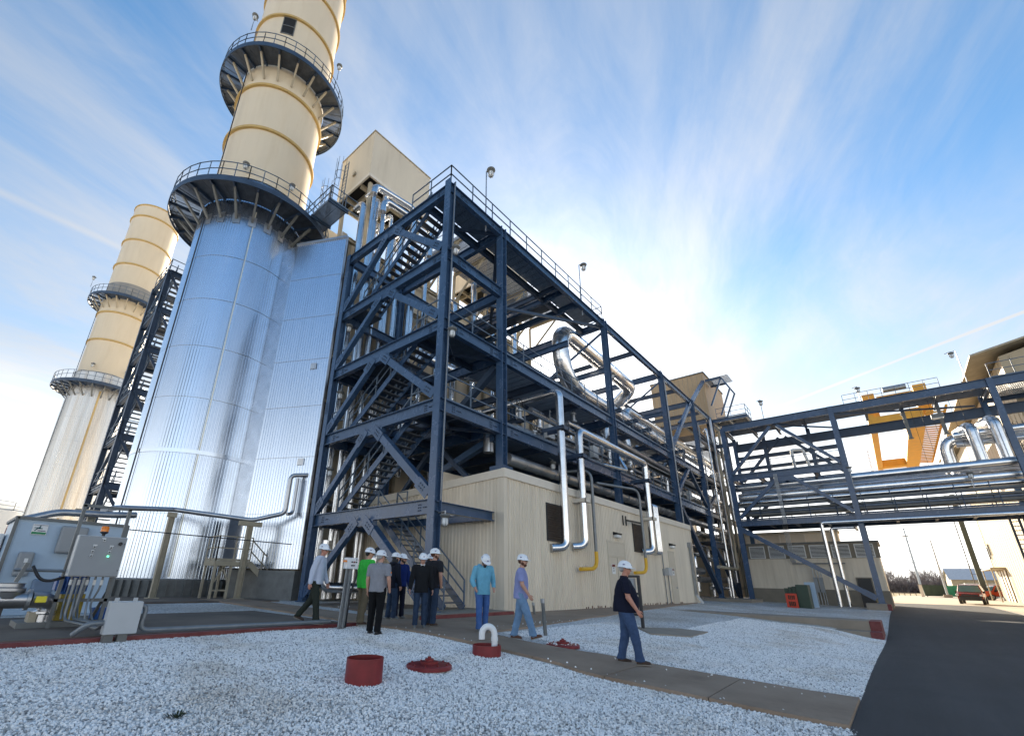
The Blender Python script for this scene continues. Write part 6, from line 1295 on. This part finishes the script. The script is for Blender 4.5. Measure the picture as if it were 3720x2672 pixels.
def person(label, x, y, z, az, H, legs, arms, top, bot, shoe, sleeve='short', head=(0, 0), lean=3, bulk=1., belly=0., hair=hairb, hairlen=0, beard=None, sk=skin, hood=False, collar=None, logo=None, glasses=True, hem=-.03, pocket=(False, False), fit=1.):
    t = thing('person', (0, 0, 0), label, 'person', None); OFF[t.name] = Vector((0, 0, 0))
    X, Y, Z = Vector((1, 0, 0)), Vector((0, 1, 0)), Vector((0, 0, 1))
    th, sn, fh = .245*H, .243*H, .042*H
    hipc = Vector((0, 0, 0)); hips, knees, ank, toes = [], [], [], []
    for s, (a, k_, ft) in zip((-1, 1), legs):
        h = hipc+X*s*.052*H*bulk; kn = h+Vector((s*.008*H, math.sin(R(a))*th, -math.cos(R(a))*th)); an = kn+Vector((s*.004*H, math.sin(R(a-k_))*sn, -math.cos(R(a-k_))*sn))
        hips.append(h); knees.append(kn); ank.append(an); toes.append(R(ft))
    dz = -min(a.z-fh*(1.0)-max(0, .0) for a in ank)
    # lowest sole touches the ground
    def up(v): return v+Z*dz
    hipc = up(hipc); hips = [up(v) for v in hips]; knees = [up(v) for v in knees]; ank = [up(v) for v in ank]
    sp = Vector((0, math.sin(R(lean)), math.cos(R(lean)))); fw = Vector((0, math.cos(R(lean)), -math.sin(R(lean))))
    shc = hipc+sp*.295*H; nk = hipc+sp*.325*H
    hp, hy = R(head[0]), R(head[1])               # pitch down, yaw to the right
    HM = Matrix.Rotation(-hy, 3, 'Z')@Matrix.Rotation(-hp, 3, 'X')
    hb_ = nk+sp*.016*H+Y*.012*H                    # head pivot at the top of the neck
    def hd(x_, y_, z_): return hb_+HM@Vector((x_*H, y_*H, z_*H))
    # --- arms
    el, wr, hdv, shd = [], [], [], []
    for s, (ab, sw, ef, inn) in zip((-1, 1), arms):
        sh = shc+X*s*.114*H*bulk**.6-sp*.012*H; ab, sw, ef, inn = map(R, (ab, sw, ef, inn))
        d = Vector((s*math.sin(ab), math.sin(sw)*math.cos(ab), -math.cos(sw)*math.cos(ab))); e = sh+d*.168*H
        d2 = Vector((s*math.sin(ab-inn), math.sin(sw+ef)*math.cos(ab-inn), -math.cos(sw+ef)*math.cos(ab-inn))).normalized(); w_ = e+d2*.142*H
        shd.append(sh); el.append(e); wr.append(w_); hdv.append(d2)
    # --- skin: one continuous surface, head, neck, trunk, arms, hands
    mb = MB(); q = H
    loft(mb, [(hipc-sp*.02*q, .07*q*bulk, .05*q, X, fw), (hipc+sp*.1*q, .068*q*bulk, .05*q, X, fw), (hipc+sp*.22*q, .08*q*bulk, .05*q, X, fw), (hipc+sp*.29*q, .075*q*bulk, .04*q, X, fw), (hipc+sp*.32*q, .035*q, .034*q, X, fw)])
    capsule(mb, nk-sp*.03*q, hd(0, .005, .02), .034*q*bulk**.5, .032*q)
    mb.sph(hd(0, .012, .083), 1, 4, 4) if False else None
    def ell(c, r, sub=10):
        k = len(mb.v); mb.sph((0, 0, 0), r, 14, sub); c = Vector(c)
        for i in range(k, len(mb.v)): mb.v[i] = tuple(c+HM@Vector(mb.v[i]))
    ell(hd(0, .004, .088), (.0445*q, .055*q, .053*q)); ell(hd(0, .018, .048), (.036*q, .040*q, .040*q)); ell(hd(0, .034, .022), (.021*q, .02*q, .016*q))
    capsule(mb, hd(0, .056, .074), hd(0, .067, .052), .0055*q, .0088*q, 8); capsule(mb, hd(-.022, .05, .082), hd(.022, .05, .082), .0075*q, .0075*q, 8); capsule(mb, hd(-.012, .054, .034), hd(.012, .054, .034), .006*q, .006*q, 8)
    for s in (-1, 1): capsule(mb, hd(s*.046, -.002, .072), hd(s*.047, -.004, .050), .008*q, .006*q, 8)
    for i, s in enumerate((-1, 1)):
        capsule(mb, shd[i], el[i], .030*q*bulk**.5, .026*q); capsule(mb, el[i], wr[i], .0265*q*bulk**.5, .0172*q)
        if pocket[i]: capsule(mb, wr[i], wr[i]+hdv[i]*.03*q, .017*q, .016*q); continue
        d = hdv[i]; side = X*s; pn = d.cross(side).normalized(); across = pn.cross(d).normalized()   # fingers fan across the hand depth
        fwv = Y-d*Y.dot(d); fwv = fwv.normalized(); inw = (-side-d*(-side).dot(d)).normalized()
        palm = wr[i]+d*.026*q; capsule(mb, wr[i]+d*.004*q+fwv*.003*q, palm+d*.014*q+fwv*.008*q, .0125*q, .011*q, 10); capsule(mb, wr[i]+d*.006*q-fwv*.004*q, palm+d*.014*q-fwv*.012*q, .0115*q, .010*q, 10)
        for j, (of, ln) in enumerate(((.015, .040), (.005, .045), (-.005, .042), (-.0145, .033))):
            r0 = palm+d*.016*q+fwv*of*q; m1 = r0+d*ln*.5*q+inw*.004*q; e1 = m1+d*ln*.38*q+inw*.016*q
            capsule(mb, r0, m1, .0052*q, .005*q, 8); capsule(mb, m1, e1, .005*q, .0042*q, 8)
        r0 = wr[i]+d*.014*q+fwv*.012*q; m1 = r0+d*.02*q+fwv*.016*q+inw*.004*q; capsule(mb, r0, m1, .0065*q, .0058*q, 8); capsule(mb, m1, m1+d*.02*q+fwv*.003*q+inw*.006*q, .0058*q, .0048*q, 8)
    body = blob(mb, 'body', sk, t, .0062, 2)
    # --- trousers
    mb = MB(); f = fit
    loft(mb, [(hipc-sp*.055*q, .06*q*bulk, .05*q, X, fw), (hipc-sp*.01*q, .090*q*bulk, .066*q*bulk, X, fw), (hipc+sp*.05*q, .082*q*bulk, .060*q*(bulk+belly*.4), X, fw), (hipc+sp*.075*q, .078*q*bulk, .058*q*(bulk+belly*.5), X, fw)])
    for i, s in enumerate((-1, 1)):
        capsule(mb, hips[i]-Z*.005*q, knees[i], .058*q*bulk*f, .045*q*f*bulk**.5); capsule(mb, knees[i], ank[i]+Z*.012*q, .045*q*f*bulk**.5, .038*q*f)
        v = (ank[i]-knees[i]).normalized(); loft(mb, [(ank[i]-v*.07*q, .038*q*f, .041*q*f, X, Y), (ank[i]-v*.02*q, .039*q*f, .045*q*f, X, Y), (ank[i]+v*.012*q-Y*.004*q, .038*q*f, .048*q*f, X, Y)], 14)
        mb.sph(tuple(hips[i]-Y*.02*q-Z*.015*q), (.045*q*bulk, .046*q, .05*q), 12, 8)
    blob(mb, 'trousers', bot, t, .0085, 3)
    # --- shoes
    for i, s in enumerate((-1, 1)):
        mb = MB(); ft = toes[i]; fd = Vector((s*.10, math.cos(ft), math.sin(ft))).normalized(); fu = Vector((0, -math.sin(ft), math.cos(ft))); a = ank[i]
        hl = a-fu*.026*q-fd*.022*q; tip = a-fu*.030*q+fd*.085*q; mid = a-fu*.022*q+fd*.035*q
        capsule(mb, hl, mid, .0215*q, .0225*q); capsule(mb, mid, tip, .0225*q, .0175*q); capsule(mb, a+fu*.012*q, hl+fu*.01*q, .022*q, .02*q)
        sb = blob(mb, 'shoe', shoe, t, .008, 2)
        m2 = MB(); loft(m2, [(hl-fu*.020*q+fd*.03*q, .0235*q, .058*q, X, fd), (hl-fu*.0105*q+fd*.03*q, .0235*q, .058*q, X, fd)], 16); loft(m2, [(tip-fu*.0155*q-fd*.02*q, .026*q, .045*q, X, fd), (tip-fu*.008*q-fd*.02*q, .026*q, .045*q, X, fd)], 16)
        m2.o('sole', shoe if shoe.name.startswith('black') else mat('rubber_sole', (.25, .22, .18), .8), sb, 40)
    # --- shirt
    mb = MB(); b = bulk
    loft(mb, [(hipc+sp*hem*q, .109*q*b, .086*q*(b+belly*.55), X, fw), (hipc+sp*.05*q+fw*belly*.022*q, .102*q*b, .079*q*(b+belly), X, fw), (hipc+sp*.11*q+fw*belly*.03*q, .100*q*b, .077*q*(b+belly), X, fw), (hipc+sp*.19*q+fw*belly*.012*q, .107*q*b, .078*q*(b+belly*.4), X, fw), (hipc+sp*.25*q, .112*q*b**.8, .070*q*b, X, fw), (hipc+sp*.288*q, .097*q*b**.8, .056*q*b, X, fw), (hipc+sp*.312*q, .052*q, .043*q, X, fw), (hipc+sp*.326*q+fw*.004*q, .039*q, .038*q, X, fw)], 22)
    for i, s in enumerate((-1, 1)):
        capsule(mb, shc+X*s*.07*q-sp*.01*q, shd[i], .043*q, .042*q)
        if sleeve == 'short': loft(mb, [(shd[i], .043*q, .045*q, X, Y), (shd[i].lerp(el[i], .4), .042*q, .044*q, X, Y), (shd[i].lerp(el[i], .75), .041*q, .043*q, X, Y)], 14)
        else:
            capsule(mb, shd[i], el[i], .044*q, .038*q); e_ = .62 if sleeve == 'pushed' else .93; capsule(mb, el[i], el[i].lerp(wr[i], e_), .038*q, .029*q if sleeve == 'long' else .031*q)
    if hood: capsule(mb, nk-Y*.045*q-X*.045*q-Z*.01*q, nk-Y*.05*q+X*.045*q-Z*.01*q, .032*q, .032*q); capsule(mb, nk-Y*.04*q-X*.05*q, nk+Y*.025*q-X*.048*q-Z*.02*q, .022*q, .017*q); capsule(mb, nk-Y*.04*q+X*.05*q, nk+Y*.025*q+X*.048*q-Z*.02*q, .022*q, .017*q)
    shirt = blob(mb, 'shirt', top, t, .0085, 3)
    if collar:
        mb = MB(); loft(mb, [(nk-sp*.014*q, .043*q, .043*q, X, fw), (nk+sp*.012*q, .038*q, .039*q, X, fw)], 16)
        for s in (-1, 1): mb.obox(nk+X*s*.017*q+fw*.040*q-sp*.008*q, (.026*q, .006*q, .018*q), Matrix.Rotation(s*.6, 3, 'Y')@Matrix.Rotation(-.5, 3, 'X'))
        mb.o('collar', collar, t, True)
    if logo: 
        i = 1; p = shd[i].lerp(el[i], .5)+X*.039*q; MB().obox(p, (.006, .045, .05), Matrix.Identity(3)).o('sleeve_badge', logo, shirt)
    # --- hair, beard, glasses, hat
    def hb2(name, parts, m, vox=.007):
        nonlocal mb
        mb = MB()
        for c, r in parts: ell(hd(*c), tuple(v*q for v in r))
        blob(mb, name, m, t, vox, 1)
    if hairlen == 0: hb2('hair', [((0, -.018, .078), (.0475, .044, .036)), ((0, -.03, .06), (.040, .028, .026))], hair)
    else: hb2('hair', [((0, -.02, .07), (.052, .046, .046)), ((0, -.03, .02), (.052, .034, .05)), ((-.036, 0, .02), (.016, .03, .05)), ((.036, 0, .02), (.016, .03, .05))], hair)
    if beard: hb2('beard', [((0, .034, .018), (.029, .026, .024)), ((-.028, .012, .036), (.013, .022, .024)), ((.028, .012, .036), (.013, .022, .024)), ((0, .056, .046), (.015, .008, .005))]+([((0, .04, -.01), (.024, .02, .03))] if beard == 'long' else []), hair)
    if glasses:
        mb = MB()
        for s in (-1, 1):
            mb.obox(hd(s*.020, .059, .071), (.034*q, .005*q, .019*q), HM); mb.obox(hd(s*.043, .03, .074), (.004*q, .06*q, .007*q), HM)
        mb.o('safety_glasses', lens, t)
    else:
        mb = MB(); [ell(hd(s*.018, .054, .072), (.006*q, .004*q, .004*q)) for s in (-1, 1)]; mb.o('eyes', hairk, t, True)
    mb = MB(); n0 = 0
    prof = [(.0, .152), (.022, .151), (.042, .143), (.058, .124), (.066, .100), (.068, .086), (.0745, .0835), (.0735, .080), (.066, .083), (.062, .1), (.05, .125), (0, .14)]
    k = len(mb.v); mb.lathe([(r*q, z_*q) for r, z_ in prof], (0, 0, 0), 32)
    for i in range(k, len(mb.v)):
        v = Vector(mb.v[i]); 
        if v.z < .0845*q and v.y > 0 and math.hypot(v.x, v.y) > .07*q: v.y += .03*q*(v.y/(.07*q))**1.2; v.z -= .006*q       # peak at the front
        v.y *= 1.13; v.x *= .93; mb.v[i] = tuple(hd(0, .002, .002)+HM@v)
    hh = mb.o('hard_hat', helm, t, 50)
    m2 = MB()
    for s in (-.02, 0, .02):
        m2.tube([hd(s, y_, z_) for y_, z_ in ((.07, .105), (.05, .137), (.02, .153), (-.02, .154), (-.05, .139), (-.068, .11))], .004*q, 6)
    m2.o('ridge', helm, hh, True)
    m3 = MB(); m3.obox(hd(0, .0735, .112), (.024*q, .004*q, .016*q), HM@Matrix.Rotation(.35, 3, 'X')); m3.obox(hd(.0595, -.005, .113), (.004*q, .024*q, .016*q), HM@Matrix.Rotation(.3, 3, 'Y')); m3.obox(hd(-.0595, -.005, .113), (.004*q, .024*q, .016*q), HM@Matrix.Rotation(-.3, 3, 'Y'))
    m3.o('badge', logom, hh)
    m4 = MB(); loft(m4, [(hd(0, 0, .078), .051*q, .062*q, HM@X, HM@Y), (hd(0, -.002, .088), .055*q, .066*q, HM@X, HM@Y)], 20); m4.o('head_band', blackp, hh, True)
    t.location = (x, y, z); t.rotation_euler = (0, 0, R(-az)); return t
logom = mat('helmet_sticker', (.08, .07, .25), .4, 0, .3, 60, col2=(.5, .5, .6))
jeans = cloth('blue_denim', (.05, .085, .17), .25); jeansl = cloth('light_denim', (.16, .27, .42), .2); jeansd = cloth('dark_denim', (.03, .05, .09), .25); jeansb = cloth('bright_blue_denim', (.06, .13, .33), .2)
blk = cloth('black_trousers', (.008, .008, .009)); olive = cloth('dark_olive_trousers', (.03, .035, .028)); khaki = cloth('khaki_trousers', (.14, .115, .075)); navyc = cloth('navy_cloth', (.010, .012, .026))
leather = mat('brown_leather', (.045, .022, .012), .55, 0, .2, 8); leatherr = mat('red_brown_leather', (.10, .035, .015), .55, 0, .2, 8); blksh = mat('black_leather', (.01, .01, .011), .45, 0, .2, 8); trainer = mat('grey_trainer', (.16, .17, .17), .7, 0, .3, 14)
WZ = .04
def gw(x, y): return g(x, y)+WZ
# walking man at the right, navy polo
person('stocky man in a navy polo and jeans striding along the walk', 9.1, 4.08, gw(9, 4.08), 152, 1.79, [(-4, 10, -2), (15, 7, 3)], [(8, -8, 14, 4), (10, 6, 26, 8)], navyc, jeans, leather, 'short', (4, 6), 2, 1.22, .5, hairg, sk=skin2, collar=navyc, fit=1.03)
person('bearded man in a lavender T-shirt and pale jeans striding on the walk', 9.13, 6.58, gw(9, 6.55), 150, 1.78, [(-9, 6, -4), (20, 3, 15)], [(8, -6, 12, 3), (10, 8, 26, 12)], cloth('lavender_jersey', (.25, .28, .50)), jeansl, leatherr, 'short', (2, 10), 2, 1.04, .12, hairr, beard='short', fit=1.06, hem=-.05)
person('man in a pale blue hoodie with hands in pockets looking down', 9.2, 7.8, gw(9, 7.8), 205, 1.76, [(-3, 6, 0), (8, 8, 0)], [(16, -8, 42, 26), (16, -8, 42, 26)], cloth('sky_blue_fleece', (.16, .42, .56)), jeansb, trainer, 'pushed', (38, 0), 5, 1.03, .05, hairk, beard='long', hood=True, pocket=(True, True), hem=-.055, glasses=False)
person('young man in a black sweater with white collar facing the camera', 8.27, 9.03, gw(8.3, 9), 218, 1.70, [(0, 2, 0), (4, 4, 0)], [(10, 0, 16, 2), (12, 2, 18, 4)], cloth('black_knit', (.014, .015, .017)), jeansd, trainer, 'long', (12, -4), 2, .98, 0, hairk, collar=cloth('white_collar', (.7, .72, .74)), hem=-.06)
person('man almost hidden behind the black sweater, only hard hat and cheek showing', 9.06, 9.65, gw(9, 9.6), 120, 1.72, [(0, 2, 0), (2, 3, 0)], [(8, 0, 14, 4), (8, 0, 14, 4)], cloth('slate_cloth', (.05, .06, .08)), jeansb, trainer, 'long', (0, 10), 2, .95, 0, hairb)
person('man in a charcoal T-shirt seen from behind, hand in pocket', 8.79, 9.16, gw(8.8, 9.2), 82, 1.84, [(2, 3, 0), (-4, 4, 0)], [(8, -4, 12, 2), (15, -14, 34, 24)], cloth('charcoal_jersey', (.022, .022, .026)), jeansd, leather, 'short', (-2, 38), 1, 1.03, .05, hairr, beard='short', pocket=(False, True), hem=-.045)
person('smiling young man in a royal blue jacket behind the group', 9.40, 11.2, gw(9.2, 11), 190, 1.76, [(0, 2, 0), (3, 3, 0)], [(8, 2, 12, 4), (8, 2, 12, 4)], cloth('royal_blue_fleece', (.008, .022, .12)), navyc, trainer, 'long', (4, -42), 1, 1., 0, hairb, beard='short')
person('long haired person in a near black hooded jacket beside the blue jacket', 9.0, 11.05, gw(9, 11), 95, 1.77, [(0, 2, 0), (3, 4, 0)], [(8, 0, 14, 4), (8, 0, 14, 4)], cloth('midnight_fleece', (.012, .014, .024)), jeansd, trainer, 'long', (2, 10), 1, 1., 0, hairk, hairlen=1, hood=True, hem=-.06)
person('man in a bright green long sleeved top half hidden behind the grey polo', 7.46, 10.28, gw(7.46, 10.28), 88, 1.80, [(4, 4, 0), (-6, 4, 0)], [(8, -6, 14, 2), (8, 0, 14, 2)], cloth('bright_green_jersey', (.05, .50, .06)), khaki, leather, 'long', (6, 24), 2, 1.02, .05, hairk, hem=-.06)
person('grey haired man in a grey polo and black trousers with his back turned', 6.83, 8.91, g(6.83, 8.9), 62, 1.72, [(3, 3, 0), (-5, 3, 0)], [(9, -6, 20, 8), (16, -16, 40, 18)], cloth('heather_grey_polo', (.25, .25, .27)), blk, blksh, 'short', (2, 24), 0, 1.08, .15, hairg, pocket=(False, True), collar=cloth('grey_collar', (.25, .25, .27)), logo=orange, fit=1.05)
person('older man in a white shirt and olive trousers walking on the slab', 6.35, 10.75, .577, 140, 1.80, [(-14, 24, -20), (12, 4, 0)], [(6, 8, 14, 2), (8, -14, 10, 2)], cloth('white_shirt', (.52, .56, .66), .06), olive, leather, 'long', (4, 6), 5, 1.03, .08, hairg, sk=skin2, collar=cloth('shirt_collar', (.52, .56, .66), .06))
# bake the grown surfaces into plain meshes
dg = bpy.context.evaluated_depsgraph_get()
for o in BLOBS:
    me = bpy.data.meshes.new_from_object(o.evaluated_get(dg)); 
    m = o.data.materials[0]; o.modifiers.clear(); o.data = me
    if not me.materials: me.materials.append(m)
    if o.name.split('.')[0] in ('shirt', 'trousers'):          # cloth folds
        ph = random.random()*50; c_ = 1 if o.name.startswith('shirt') else .8
        no = [v.normal.copy() for v in me.vertices]
        for v, n_ in zip(me.vertices, no):
            p = v.co; w_ = Vector((p.x*7+ph, p.y*7, p.z*(4.5 if c_ == 1 else 9)+p.x*5)); v.co = p+n_*(noise.noise(w_)*.011+noise.noise(w_*2.7)*.0055)*c_
    me.shade_smooth()
